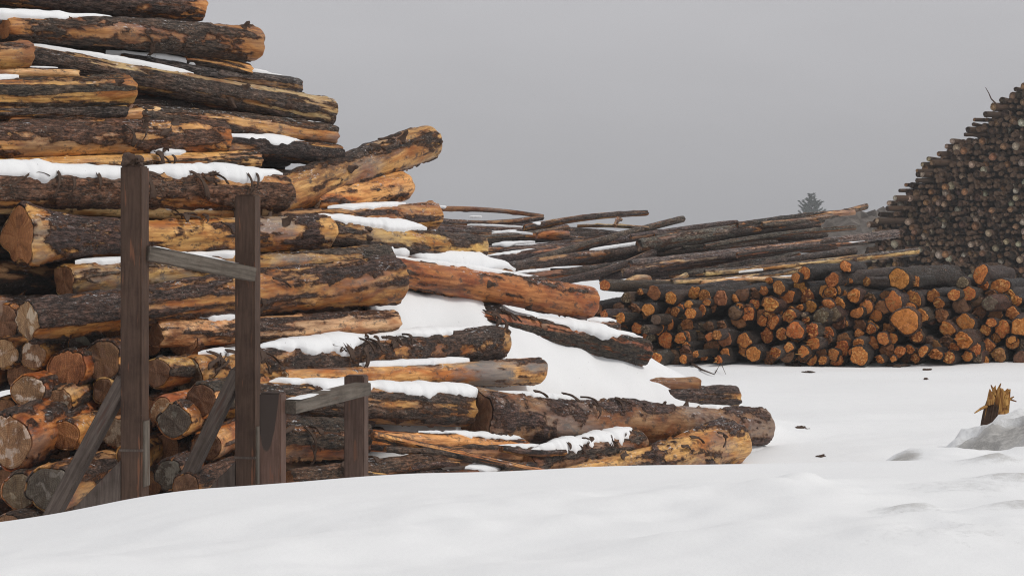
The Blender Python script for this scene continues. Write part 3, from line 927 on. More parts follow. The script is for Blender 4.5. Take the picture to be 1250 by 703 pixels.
def beam_between(name, a, b, w, h, mat, parent, bevel=.005, up=Vector((0, 0, 1))):
    """rectangular bar from a to b in the parent's space"""
    x = (b - a); L = x.length; x = x.normalized()
    y = up.cross(x).normalized(); z = x.cross(y).normalized()
    m = Matrix(((x.x, y.x, z.x, a.x), (x.y, y.y, z.y, a.y), (x.z, y.z, z.z, a.z), (0, 0, 0, 1)))
    # keep the bar's long axis on local z so that paint streaks run along it
    bm = bmesh.new()
    box_bm(bm, -h / 2, h / 2, -w / 2, w / 2, 0, L)
    o = obj_bm(name, bm, mat, parent, bevel)
    o.matrix_local = m @ Matrix.Rotation(R(90), 4, 'Y')
    return o


def empty(name, loc):
    o = bpy.data.objects.new(name, None)
    o.location = loc
    o.empty_display_size = .2
    return link(o)


def post(root, px, py_top, Y, w, dpt, zbot, mat, yaw, name='post'):
    top = at(px, py_top, Y)
    h = top.z - zbot
    bm = bmesh.new()
    box_bm(bm, -w / 2, w / 2, -dpt / 2, dpt / 2, -h, 0)
    o = obj_bm(name, bm, mat, root, .012)
    o.location = top - root.location
    o.rotation_euler = (0, 0, yaw)
    return o, top, h


def sub_box(name, parent, b, mat, bevel=.003):
    bm = bmesh.new(); box_bm(bm, *b)
    return obj_bm(name, bm, mat, parent, bevel)


def tri_plate(name, parent, pts, y0, y1, mat):
    bm = bmesh.new()
    a = [bm.verts.new((x, y0, z)) for x, z in pts]; b = [bm.verts.new((x, y1, z)) for x, z in pts]
    bm.faces.new(a); bm.faces.new(b[::-1])
    n = len(pts)
    for i in range(n):
        bm.faces.new((a[i], a[(i + 1) % n], b[(i + 1) % n], b[i]))
    return obj_bm(name, bm, mat, parent, .003)


# tall frame: two posts, each with a leaning brace and a gusset plate, and a crossbeam
YT0, YT1 = 14.6, 15.6
root = empty('log_bunk', at(165, 640, YT0)); root.location.z = 0
tag(root, 'tall brown two-post frame with leaning braces in front of the big pile', 'log rack', 'steel frames holding back the logs')
yaw = R(-10)
P, tops = [], []
for (px, pyt, Y, wpx, zb) in ((164.5, 203, YT0, 27, .1), (302.5, 238, YT1, 25, .1)):
    w = wpx / F * Y
    o, top, h = post(root, px, pyt, Y, w, w * 1.02, zb, M_POST, yaw)
    P.append(o); tops.append(top)
    s = Y / F                                                     # metres per photo pixel at this post
    yw = 548 if px < 200 else 557
    zweld = -(yw - pyt) * s
    sub_box('weld_seam', o, (-w / 2 - .006, w / 2 + .006, -w / 2 - .008, w / 2 + .004, zweld - .010, zweld + .010), M_BRACE)
    zz0, zz1 = ((513, 593) if px < 200 else (520, 590))
    sub_box('side_plate', o, (w / 2 - .002, w / 2 + .012, -w * .30, w * .42, -(zz1 - pyt) * s, -(zz0 - pyt) * s), M_BEAM)
    # leaning brace: starts on the post's left face and runs down and out to the left
    yb = (462 if px < 200 else 452)
    zb0 = -(yb - pyt) * s
    run = 104 * s if px < 200 else 86 * s
    drop = (648 - yb) * s if px < 200 else (624 - yb) * s
    a = Vector((-w * .42, -.01, zb0)); b = Vector((-w * .42 - run, -.01, zb0 - drop))
    beam_between('brace', a, b, w * .72, w * .66, M_BRACE, o, .008)
    zg = -((560 if px < 200 else 562) - pyt) * s
    gx = 66 * s if px < 200 else 56 * s
    tri_plate('gusset_plate', o, [(-w / 2 + .004, zg), (-w / 2 - gx * 1.25, zg - gx * 1.25), (-w / 2 + .004, zg - gx * 1.25)], -w * .52, -w * .40, M_BRACE)
a = at(178, 309, YT0 + .01); b = at(309, 335, YT1 - .125)
beam_between('crossbeam', a - root.location, b - root.location, .075, .115, M_BEAM, root)

# short frame
YS0, YS1 = 15.0, 16.4
root2 = empty('log_bunk', at(337, 640, YS0)); root2.location.z = 0
tag(root2, 'short red-brown two-post frame with a sloping grey beam, beside the tall frame', 'log rack', 'steel frames holding back the logs')
oS0, tS0, _ = post(root2, 333, 478.5, YS0, 27 / F * YS0, 26 / F * YS0, .1, M_POSTR, R(-8))
oS1, tS1, _ = post(root2, 435, 457.5, YS1, 25 / F * YS1, 26 / F * YS1, .1, M_POSTS, R(-8))
a = at(350, 497, YS0 + .03); b = at(443, 474, YS1 - .135)
cb = beam_between('crossbeam', a - root2.location, b - root2.location, .16, .105, M_BEAM, root2)

# a clump of torn bark stuck on the tall left post
bm = bmesh.new()
bmesh.ops.create_icosphere(bm, subdivisions=4, radius=.085)
for v in bm.verts:
    n = float(fbm(v.co.x * 14, v.co.y * 14, v.co.z * 14, 4, 3))
    v.co = v.co * (1 + .28 * n)
    v.co.z *= .8
o = obj_bm('bark_clump', bm, M_FLK, None, 0)
o.location = at(165, 201, YT0) + Vector((0, 0, .02))
tag(o, 'dark clump of torn bark sitting on the tall left post', 'bark')

# snow lines on the two beams
SV, SQ, SA = [], [], 0


def ledge(a, b, w, th, seed):
    n, m = 90, 9
    d = (b - a); side = Vector((0, 0, 1)).cross(d).normalized()
    V = []
    for i in range(n):
        s = i / (n - 1)
        env = max(.03, float(np.clip(.75 + .45 * fbm(s * 9, 0, 0, seed, 3), 0, 1.2))) * min(1, s / .04 + .02, (1 - s) / .04 + .02)
        for j in range(m):
            k = j / (m - 1) * 2 - 1
            p = a + d * s + side * (k * w / 2)
            V.append((p.x, p.y, p.z - .004 + th * env * (1 - abs(k) ** 3)))
    add_patch(np.array(V), grid_quads(n, m)[:, ::-1])


ledge(at(184, 301, YT0 + .01) + Vector((0, .0, .004)), at(288, 321, YT1 - .125) + Vector((0, 0, .004)), .07, .010, 3)
ledge(at(357, 487, YS0 + .03) + Vector((0, .02, 0)), at(428, 470, YS1 - .135) + Vector((0, .02, 0)), .13, .012, 5)
SVc = np.concatenate(SV)
me = mesh_np('beam_snow', SVc, np.concatenate(SQ), None, True, {'dirt': np.full(len(SVc), -.6), 'litter': np.zeros(len(SVc))}, [M_SNOW])
tag(link(bpy.data.objects.new('beam_snow', me)), 'thin snow dusting along the tops of the two frame beams', 'snow', kind='stuff')

# ------------------------------------------------------------------ heap of long poles behind
POLES = 'poles in the tangled heap'


def pole_depth(py):
    return 39.5 + (345 - py) * .055


PT = [
 (525, 255, 7, 663, 264, 5, 'pale brown pole lying on the skyline at the left of the pole heap', 'grey', .9, 'brown'),
 (525, 269, 7, 663, 266, 6, 'grey pole directly beneath the pale skyline pole', 'grey', -.6, 'brown'),
 (525, 276, 7, 700, 283, 8, 'snow streaked grey pole, third down at the left of the heap', 'grey', -.6, 'brown'),
 (640, 279, 9, 790, 260, 7, 'brown pole slanting up to the right against the sky', 'dark', .1, 'amber'),
 (705, 276, 4, 792, 279, 5, 'thin pale pole below the slanting brown pole', 'grey', .9, 'pale'),
 (640, 322, 11, 834, 267, 8, 'steep dark pole whose tip stands clear of the heap', 'dark', -.7, 'brown'),
 (750, 276, 5, 758, 268, 5, 'short broken stick standing up among the poles', 'grey', .2, 'brown'),
 (575, 291, 8, 694, 279, 8, 'grey pole crossing the left end of the heap', 'grey', -.5, 'brown'),
 (560, 284, 8, 720, 293, 8, 'brownish pole under the crossing grey pole', 'dark', -.4, 'amber'),
 (580, 304, 8, 760, 292, 9, 'grey pole half hidden by snow in the left heap', 'grey', -.6, 'brown'),
 (655, 288, 9, 694, 286, 9, 'short pole with an orange stripped side', 'dark', .6, 'orange'),
 (585, 321, 13, 830, 283, 12, 'thick dark pole running up across the left heap', 'dark', -.9, 'brown'),
 (598, 330, 14, 860, 291, 13, 'thickest dark pole in the middle of the heap', 'dark', -.8, 'brown'),
 (610, 343, 14, 800, 318, 12, 'dark pole low at the left beside the bare orange log', 'dark', -.8, 'brown'),
 (668, 347, 10, 799, 307, 9, 'brown pole with a blunt tip in the middle of the heap', 'dark', -.7, 'brown'),
 (770, 290, 8, 900, 272, 7, 'slim pole with its tip on the skyline left of the thick bundle', 'grey', -.6, 'brown'),
 (780, 300, 16, 1003, 267, 15, 'thick grey pole along the skyline of the heap', 'grey', -.6, 'brown'),
 (930, 274, 8, 1058, 252, 8, 'rough tipped pole sticking out highest to the right', 'grey', -.2, 'brown'),
 (900, 276, 9, 1043, 259, 8, 'brown pole right beneath the highest sticking pole', 'dark', -.2, 'amber'),
 (860, 301, 7, 1044, 278, 6, 'slender pole with a snow line below the skyline bundle', 'grey', -.4, 'brown'),
 (800, 292, 14, 1000, 274, 10, 'dark pole shaded beneath the thick skyline pole', 'dark', -.7, 'amber'),
 (770, 324, 14, 1096, 285, 10, 'longest grey pole, ending in an orange cut face', 'grey', -.7, 'brown'),
 (900, 312, 7, 1058, 297, 5, 'thin orange sided pole with a snowy top', 'dark', .4, 'orange'),
 (760, 333, 10, 918, 308, 8, 'pale lit pole end in front of the dark middle heap', 'grey', -.4, 'pale'),
 (860, 334, 9, 1120, 307, 9, 'frosted pole with a splintered pale tip', 'grey', -.1, 'pale'),
 (820, 345, 10, 1000, 326, 9, 'pale grey pole resting on the low stack', 'grey', .1, 'pale'),
 (855, 346, 8, 985, 340, 6, 'thin whitish pole lowest on top of the low stack', 'grey', .9, 'pale'),
 (800, 345, 8, 838, 336, 8, 'short pale pole end left of the whitish pole', 'grey', .6, 'pale'),
 (757, 350, 9, 793, 341, 9, 'short pale broken pole end at the left of the low stack', 'grey', .8, 'pale'),
]
for i, (x0, y0, d0, x1, y1, d1, label, bark, peel, wood) in enumerate(PT):
    Ya = pole_depth(y0); Yb = pole_depth(y1) + (x1 - x0) / F * 40 * .25
    Ya -= .012 * i; Yb -= .012 * i
    bark = {'grey': 'pole', 'dark': 'pole2'}[bark]
    add_log('P%d' % i, at(x0, y0, Ya), at(x1, y1, Yb), d0 * Ya / F, d1 * Yb / F, label, name='pole', cat='pole', group=POLES, bark=bark, wood=wood, end='grey' if i != 21 else 'orange',
            grey=.5, peel=peel, res=.07, nt=16, bend=.10, rough=.7, knots=4, ends=(0, 1), endpeel=.2)
for i in range(64):
    px = RNG.uniform(520, 900); py = np.interp(px, [520, 650, 800, 900], [270, 280, 296, 300]) + RNG.uniform(6, 62)
    ln = RNG.uniform(120, 260)
    sl = RNG.uniform(-.18, .02) - .03
    Ya = pole_depth(py) + .9 + RNG.uniform(0, 1.2); x1 = min(px + ln, 1045); y1 = py + sl * (x1 - px)
    y1 = max(y1, np.interp(x1, [520, 660, 800, 900, 1000, 1060], [266, 275, 290, 282, 284, 300]))
    Yb = Ya + (x1 - px) / F * 40 * .25
    add_log('PF%d' % i, at(px, py, Ya), at(x1, y1, Yb), RNG.uniform(8, 13) * Ya / F, RNG.uniform(6, 10) * Yb / F, 'grey brown pole tangled within the middle of the pole heap',
            name='pole', cat='pole', group='poles buried in the heap', bark=('pole2', 'pole', 'dark')[i % 3], wood='brown', end='slate', grey=.5, peel=-.7, res=.12, nt=12, bend=.10, rough=.7, knots=2, ends=(0, 1), endpeel=0)
# snow lying in streaks on the heap
SV, SQ, SA = [], [], 0
for key, i in (('P%d' % i, i) for i in range(len(PT))):
    LOGS[key]['px'] = (PT[i][0], PT[i][3])
for (i, a, b, h, t) in ((0, 534, 545, 40, .03), (1, 572, 588, 50, .04), (2, 570, 640, 40, .03), (3, 650, 660, 50, .04), (8, 600, 650, 34, .03), (9, 600, 652, 50, .05), (11, 590, 650, 40, .04),
                       (12, 715, 795, 34, .04), (13, 625, 670, 50, .05), (22, 1004, 1056, 34, .015), (25, 900, 930, 30, .015),
                       (26, 880, 935, 70, .05), (26, 950, 975, 60, .05), (7, 600, 630, 40, .03)):
    cap('P%d' % i, a, b, h, t)
SVc = np.concatenate(SV)
me = mesh_np('heap_snow', SVc, np.concatenate(SQ), None, True, {'dirt': np.full(len(SVc), -.6), 'litter': np.zeros(len(SVc))}, [M_SNOW])
tag(link(bpy.data.objects.new('heap_snow', me)), 'thin snow streaks lying on the pole heap', 'snow', kind='stuff')

# ------------------------------------------------------------------ low stack of orange-ended logs
A6 = [(35,400,40),(10,447,45),(80,437,55),(185,432,65),(205,365,60),(160,387,40),(337,395,70),(380,400,55),(420,402,30),(400,335,50),(325,455,50),(360,445,45),(390,465,40),(440,475,60),(497,525,70),
 (500,407,45),(655,390,95),(730,407,48),(630,500,85),(718,487,85),(845,515,50),(915,470,60),(955,410,50),(985,465,65),(980,520,60),(1040,370,80),(1055,425,50),(1130,430,90),(1182,478,75),(1088,510,70),
 (685,590,110),(762,565,65),(715,605,60),(740,670,55),(975,600,85),(880,635,85),(962,680,75),(1095,600,50),(1230,620,90),(1195,640,60),(40,512,75),(180,530,35),(130,572,70),(55,600,60),(200,567,25),
 (213,592,40),(285,572,70),(320,515,60),(368,510,60),(345,565,70),(395,605,40),(455,555,60),(240,640,60),(315,650,60),(265,615,50),(155,640,80),(540,570,60),(520,630,45),(465,655,45),(580,680,60)]
A7 = [(65,505,45),(125,485,45),(145,530,50),(195,505,55),(240,470,70),(235,545,50),(290,545,45),(385,487,65),(350,540,60),(460,460,45),(462,520,85),(565,540,40),(575,465,70),(660,505,60),(705,492,40),
 (625,540,30),(730,535,50),(768,502,50),(830,520,60),(890,530,60),(915,485,50),(980,525,55),(1025,530,60),(1065,545,40),(1080,480,65),(1125,520,60),(1190,450,40),(1235,470,60),(1290,400,70),(1300,500,70),(1340,440,70),(1380,380,80),(1400,520,60)]
AL = [(695,30,50),(800,95,50),(900,147,60),(940,195,50),(695,170,45),(790,165,60),(770,190,50),(865,65,30),(1010,90,60),(1040,75,70),(1095,125,45),(1105,165,55),(1075,195,45),(1030,160,45),(1000,200,40),
 (1180,115,40),(1230,105,55),(890,240,40),(915,280,45),(985,295,70),(1055,285,60),(1080,235,60),(1150,240,60),(1195,275,50),(1230,270,50),(1045,340,40),(1085,320,40),(1035,385,45),(1070,385,40),(1130,360,35),
 (1170,375,35),(1240,385,40),(940,380,60),(900,340,50)]
AM = [(895,525,65),(975,515,60),(935,480,35),(940,590,70),(1085,510,60),(770,565,40),(860,590,50),(790,620,60),(830,640,60),(1030,650,70),(1080,610,40),(950,670,60),(1110,670,50),(1100,440,60)]
K = 3.906
ends = []
for lst, ox, oy in ((A6, 930, 240), (A7, 930, 300), (AL, 560, 340), (AM, 700, 220)):
    for x, y, d in lst:
        p = (ox + x / K, oy + y / K, d / K)
        if all((p[0] - q[0]) ** 2 + (p[1] - q[1]) ** 2 > (0.28 * (p[2] + q[2])) ** 2 for q in ends):
            ends.append(p)
VAR = []
for k in range(7):
    me, rings = log_mesh(4.2, .5, .46, 400 + k, peel=-2.0, res=.10, nt=28, bend=.06, rough=1.0, knots=1, endpeel=.4, lobes=.11)
    VAR.append((me, end_mesh(rings[0], -1, 50 + k, bulge=.02 * (k % 3), rim=.97, split=(.01, .03, .08, .01, .14, .04, .20)[k]), rings[1]))
SPL = []


def splinter_mesh(seed):
    rg = np.random.default_rng(seed)
    V, q = [], []
    for k in range(rg.integers(2, 5)):
        L = rg.uniform(.18, .5); w = rg.uniform(.04, .10); y, z = rg.uniform(-.10, .10, 2)
        dy, dz = rg.uniform(-.35, .35, 2)
        b = len(V)
        for s in (0, .5, 1):
            ww = w * (1 - s * .92)
            for (a, c) in ((-1, -.5), (1, -.5), (1, .5), (-1, .5)):
                V.append((.03 - L * s, y + dy * L * s + a * ww / 2, z + dz * L * s + c * ww / 2))
        for s in (0, 1):
            for j in range(4):
                q.append((b + s * 4 + j, b + s * 4 + (j + 1) % 4, b + s * 4 + 4 + (j + 1) % 4, b + s * 4 + 4 + j))
        q.append((b + 8, b + 9, b + 10, b + 11))
    return mesh_np('splinter', np.array(V), np.array(q), None, False, None, [M_SPL])


SPL = [splinter_mesh(s) for s in range(5)]
ORD = ['first', 'second', 'third', 'fourth', 'fifth', 'sixth', 'seventh', 'eighth', 'ninth', 'tenth', 'eleventh', 'twelfth', 'thirteenth', 'fourteenth', 'fifteenth', 'sixteenth', 'seventeenth', 'eighteenth',
       'nineteenth', 'twentieth', 'twenty-first', 'twenty-second', 'twenty-third', 'twenty-fourth', 'twenty-fifth', 'twenty-sixth', 'twenty-seventh', 'twenty-eighth', 'twenty-ninth', 'thirtieth']
SYAW = R(65)
SDIR = Vector((math.cos(SYAW), math.sin(SYAW), 0))
buckets = {}
for i, (px, py, d) in enumerate(sorted(ends)):
    left = px < 905
    Y = 36.2 + max(0, 425 - py) * .010 + RNG.uniform(-.30, .30) * (1.8 if left else 1.0)
    p0 = at(px, py, Y)
    r = d / 2 * Y / F * (1.06 if left else 1.12)
    me, em, c = VAR[i % 7]
    o = link(bpy.data.objects.new('cut_log', me))
    dirv = (SDIR + Vector((RNG.uniform(-.22, .22), RNG.uniform(-.10, .10), RNG.uniform(-.05, .015)))).normalized()
    m = axis_matrix(p0, p0 + dirv)
    roll = Matrix.Rotation(RNG.uniform(0, 6.28), 4, 'X')
    o.matrix_world = m @ roll @ Matrix.Diagonal((RNG.uniform(.7, 1.0), r * 2.12, r * 2.12 * RNG.uniform(.72, 1.12), 1))
    o['bark'] = jit(BARK[('dark', 'pole2', 'black', 'dark', 'red')[i % 5]], .3); o['wood'] = jit(WOOD['brown']); o['grey'] = .4
    dull = (RNG.uniform() < .13) and d < 19
    e = link(bpy.data.objects.new('cut_end', em), o)
    e.location = c
    a, b = END['orange'] if not dull else END['grey']
    e['end_a'] = jit(a, .34); e['end_b'] = jit(b, .34)
    spl = i % 6 == 2 or (1090 < px < 1104 and py < 350) or (1100 < px < 1120 and py < 345)
    if spl:
        s = link(bpy.data.objects.new('splinter', SPL[i % 5]), o)
        s.location = c
        s.scale = (1, .5 / max(r, .05) * .5, .5 / max(r, .05) * .5)
    row = 'top layer' if py < 358 else 'upper middle' if py < 390 else 'lower middle' if py < 420 else 'bottom row'
    tone = ('splintered ' if spl else '') + ('dull grey' if dull else 'orange')
    size = 'stout' if d > 15 else 'slim'
    buckets.setdefault((row, tone, size), []).append((px, o))
for (row, tone, size), lst in buckets.items():
    lst.sort(key=lambda t: t[0])
    for k, (px, o) in enumerate(lst):
        lab = '%s log with %s end, %s from left in the low stack\'s %s' % (size, tone, ORD[min(k, 29)], row)
        if len(lst) == 1:
            lab = 'only %s log with %s end in the low stack\'s %s' % (size, tone, row)
        tag(o, lab, 'log', 'orange ended logs in the low stack')
nf = 0
for iy in range(5):
    for ix in range(29):
        px = 722 + ix * 20 + (10 if iy % 2 else 0) + RNG.uniform(-7, 7); py = 362 + iy * 17.5 + RNG.uniform(-6, 6)
        if px < 800 and py < 372: continue
        Y = 36.35 + (425 - py) * .010 + RNG.uniform(-.1, .3)
        p0 = at(px + RNG.uniform(-3, 3), py + RNG.uniform(-3, 3), Y); r = RNG.uniform(7, 11.5) * Y / F
        me, em, c = VAR[nf % 7]
        o = link(bpy.data.objects.new('cut_log', me))
        o.matrix_world = axis_matrix(p0, p0 + (SDIR + Vector((0, 0, RNG.uniform(-.03, .03)))).normalized()) @ Matrix.Rotation(RNG.uniform(0, 6.28), 4, 'X') @ Matrix.Diagonal((1, r * 2, r * 2, 1))
        o['bark'] = jit(BARK['black'], .2); o['wood'] = jit(WOOD['brown']); o['grey'] = .4
        e = link(bpy.data.objects.new('cut_end', em), o); e.location = c
        a, b = END[('rust', 'orange', 'brown', 'orange', 'dark', 'orange', 'rust')[(nf * 5) % 7]]; e['end_a'] = jit(a, .35); e['end_b'] = jit(b, .2)
        tag(o, 'log set back and half hidden between the orange ends of the low stack', 'log', 'half hidden logs deep in the low stack')
        nf += 1

# ------------------------------------------------------------------ tall far stack at the right
SIL = np.array([(1066, 270), (1090, 243), (1116, 220), (1130, 202), (1144, 190), (1150, 184), (1166, 171), (1183, 160), (1197, 142), (1216, 131), (1238, 112), (1249, 103), (1290, 70), (1350, 20)], float)


def far_mesh(seed):
    me, rings = log_mesh(5.0, .5, .44, seed, peel=-2, res=.6, nt=12, bend=.05, rough=.3, knots=0, lobes=.05)
    me.materials.clear(); me.materials.append(M_FARLOG); me.materials.append(M_FAREND)
    n = len(me.polygons)
    mi = np.zeros(n, np.int32); mi[-24:] = 1
    me.polygons.foreach_set('material_index', mi)
    return me


FAR = [far_mesh(900 + k) for k in range(5)]
cand = []
row = 0
py = 352.0
while py > 30:
    x0 = np.interp(py, SIL[::-1, 1], SIL[::-1, 0]) if py < 262 else np.interp(py, [262, 275, 352], [1074, 1064, 1052])
    px = x0 + RNG.uniform(0, 5)
    while px < 1318:
        cand.append((px, py + RNG.uniform(-2.0, 2.0), RNG.choice([5.0, 6.6, 8.0, 9.2, 11.0], p=[.2, .28, .28, .17, .07]), px - x0))
        px += RNG.uniform(6.2, 9.4)
    py -= 6.9
    row += 1
FD = Vector((math.cos(R(62)), math.sin(R(62)), 0))
rest = []
far_items = []
for (px, py, d, e) in cand:
    edge = e < 9
    Y = 70 + (340 - py) * .018 + RNG.uniform(-.35, .35) + (-.2 if edge else 0)
    far_items.append((px, py, d, Y, edge))
inview = [f for f in far_items if f[0] < 1254]
off = [f for f in far_items if f[0] >= 1254]
inview.sort(key=lambda f: -(f[2] / 9 + (2 if f[4] else 0)))
solo, mass = inview[:296], inview[296:] + off
PALE = [((.80, .60, .42), 'pale'), ((.50, .31, .19), 'brown'), ((.09, .06, .042), 'dark'), ((.58, .31, .16), 'brown'), ((.12, .08, .06), 'dark'), ((.88, .72, .55), 'pale'), ((.16, .10, .065), 'dark')]


def far_matrix(px, py, d, Y, slant=False):
    p0 = at(px, py, Y); r = d / 2 * Y / F
    fd = Vector((math.cos(R(32)), math.sin(R(32)), 0)) if slant else FD
    dv = (fd + Vector((RNG.uniform(-.07, .07), RNG.uniform(-.07, .07), RNG.uniform(-.02, .02)))).normalized()
    return axis_matrix(p0, p0 + dv) @ Matrix.Rotation(RNG.uniform(0, 6.28), 4, 'X') @ Matrix.Diagonal((1, r * 2, r * 2, 1))


for i, (px, py, d, Y, edge) in enumerate(solo):
    o = link(bpy.data.objects.new('stacked_log', FAR[i % 5]))
    o.matrix_world = far_matrix(px - (RNG.uniform(0, 9) if edge else 0), py, d * (.95 if edge else 1), Y, edge and i % 3 != 0)
    c, nm = PALE[int(RNG.integers(0, len(PALE)))]
    o['end_a'] = jit(c, .25)
    if edge:
        lab = 'dark log poking out along the stepped left edge of the tall far stack'
    else:
        lab = {'pale': 'log with a pale round end in the tall far stack', 'brown': 'log with a brown round end in the tall far stack', 'dark': 'log with a dark end in the tall far stack'}[nm]
    tag(o, lab, 'log', 'logs in the tall far stack')
V, Q, TR, MI, nv = [], [], [], [], 0
vs = np.empty(len(FAR[0].vertices) * 3, np.float32); FAR[0].vertices.foreach_get('co', vs); vs = vs.reshape(-1, 3)
polys = [list(p.vertices) for p in FAR[0].polygons]
pq = np.array([p for p in polys if len(p) == 4]); pt = np.array([p for p in polys if len(p) == 3])
for f in mass:
    m = np.array(far_matrix(*f[:4]))
    V.append(vs @ m[:3, :3].T + m[:3, 3]); Q.append(pq + nv); TR.append(pt + nv); nv += len(vs)
Qc, Tc = np.concatenate(Q), np.concatenate(TR)
me = mesh_np('stacked_logs', np.concatenate(V), Qc, Tc, True, None, [M_FARLOG, M_FAREND], np.concatenate([np.zeros(len(Qc), int), np.ones(len(Tc), int)]))
o = link(bpy.data.objects.new('log_mass', me)); o['end_a'] = (.20, .13, .085)
tag(o, 'smaller logs filling the tall far stack', 'logs', kind='stuff')

# bare twig sticking up from the stack
def twig(name, pts, r, label, cat='twig', sides=6, mat=None):
    V, q = [], []
    n = len(pts)
    for i, p in enumerate(pts):
        d = (pts[min(i + 1, n - 1)] - pts[max(i - 1, 0)]).normalized()
        u = d.cross(Vector((.3, .1, 1))).normalized(); w = d.cross(u)
        rr = r * (1 - .7 * i / (n - 1))
        for k in range(sides):
            a = k / sides * 6.283
            V.append(p + u * rr * math.cos(a) + w * rr * math.sin(a))
    me = mesh_np(name, np.array([tuple(v) for v in V]), grid_quads(n, sides, True), None, True, None, [mat or M_FLK])
    o = link(bpy.data.objects.new(name, me))
    if label: tag(o, label, cat)
    return o


twig('twig', [at(1217, 128, 72), at(1210, 121, 72.1), at(1207, 114, 72.0), at(1203, 107, 72)], .035, 'thin bare twig sticking up from the tall far stack')

# ------------------------------------------------------------------ far background: bark heap, block wall, pine
M_HEAP = plain('grey_brown_bark_heap', (.075, .062, .052), (.19, .165, .145), 1.1, .95)
xs = np.linspace(6, 60, 130); ys = np.linspace(112, 170, 60)
X, Y = np.meshgrid(xs, ys, indexing='ij')
pxx = CX + F * X / 128
prof = np.interp(pxx, [700, 900, 1000, 1030, 1050, 1075, 1110, 1300], [300, 280, 268, 262, 258, 256, 250, 240])
crest = H + (HOR - prof) / F * 128
Z = crest * np.exp(-((Y - 132) / 16.0) ** 4) + .28 * fbm(X * .9, Y * .9, 0, 61, 4) - .4
me = mesh_np('bark_heap', np.stack([X, Y, Z], -1).reshape(-1, 3), grid_quads(len(xs), len(ys))[:, ::-1], None, False, None, [M_HEAP])
tag(link(bpy.data.objects.new('bark_heap', me)), 'far grey brown heap of bark seen between the poles and the tall stack', 'heap')

M_CONC = plain('pale_concrete', (.30, .295, .285), (.44, .435, .425), 1.2, .9)
root = empty('block_wall', Vector((8.35, 62, 0)))
tag(root, 'pale grey concrete block wall glimpsed beneath the poles', 'wall')
for k in range(3):
    bm = bmesh.new(); box_bm(bm, -.72, .72, -.4, .4, 0, 2.02)
    o = obj_bm('block', bm, M_CONC, root, .03)
    o.location = (-1.47 + k * 1.47, 0, 0)


def pine(px, py_top, Y, label):
    top = at(px, py_top, Y)
    h = top.z + .2
    root = empty('pine_tree', Vector((top.x, top.y, -.2)))
    tag(root, label, 'tree')
    pts = [Vector((0, 0, 0)), Vector((.05, 0, h * .4)), Vector((0, .03, h * .8)), Vector((0, 0, h * .985))]
    tr = twig('trunk', pts, .16, None, mat=M_FLK); tr.parent = root
    rg = np.random.default_rng(5)
    V, tri = [], []
    limbs = []
    z = h * .16
    while z < h * .97:
        f = (z / h - .16) / .84
        reach = min(2.6, .45 + (h - z) * .62)
        for k in range(int(rg.integers(4, 7))):
            a = rg.uniform(0, 6.283); L = reach * rg.uniform(.55, 1.15); up = rg.uniform(.15, .65)
            limbs.append([Vector((0, 0, z)), Vector((math.cos(a) * L * .6, math.sin(a) * L * .6, z + L * up * .35)), Vector((math.cos(a) * L, math.sin(a) * L, z + L * up))])
            for s in np.linspace(.25, 1.0, max(3, int(L * 8))):
                c = np.array((math.cos(a) * L * s, math.sin(a) * L * s, z + L * up * s * s))
                for q in range(9):
                    d = rg.normal(size=3); d /= np.linalg.norm(d); d[2] = abs(d[2]) * .6
                    e = rg.normal(size=3); e /= np.linalg.norm(e)
                    ln = rg.uniform(.30, .60)
                    b = len(V)
                    V += [c + e * .09, c - e * .09, c + d * ln + np.array((math.cos(a), math.sin(a), 0)) * .06]
                    tri.append((b, b + 1, b + 2))
        z += rg.uniform(.20, .40)
    mN = plain('pine_needles', (.030, .052, .040), (.065, .10, .072), 6, .8)
    me = mesh_np('crown', np.array(V), None, np.array(tri), False, None, [mN])
    cr = link(bpy.data.objects.new('crown', me), root)
    for L in limbs:
        pass


pine(991, 236, 420, 'lone hazy pine rising behind the pole heap on the skyline')

# ------------------------------------------------------------------ broken stump at the right, scraps on the snow
p = at(1211, 521, 10.9)
root = empty('broken_stump', p + Vector((0, 0, -.12)))
tag(root, 'splintered yellow stump with brown bark poking from the right snow ridge', 'stump')
s = 10.9 / F


def shard(bm, x, y, w, d, h, lean, rg, z0=0.0):
    n = 6
    prev = None
    for i in range(n):
        t = i / (n - 1)
        ww = w * (1 - .15 * t - .75 * max(0, t - .65) / .35 * rg.uniform(.7, 1.1))
        dd = d * (1 - .1 * t - .7 * max(0, t - .7) / .3)
        cx = x + lean * h * t + rg.uniform(-.004, .004)
        vs = [bm.verts.new((cx + a * ww / 2, y + b * dd / 2 + rg.uniform(-.003, .003), z0 + h * t + rg.uniform(-.006, .006))) for a, b in ((-1, -1), (0, -1.25), (1, -1), (1, 1), (-1, 1))]
        if prev:
            for k in range(5):
                bm.faces.new((prev[k], prev[(k + 1) % 5], vs[(k + 1) % 5], vs[k]))
        else:
            bm.faces.new(vs[::-1])
        prev = vs
    bm.faces.new(prev)


rg = np.random.default_rng(3)


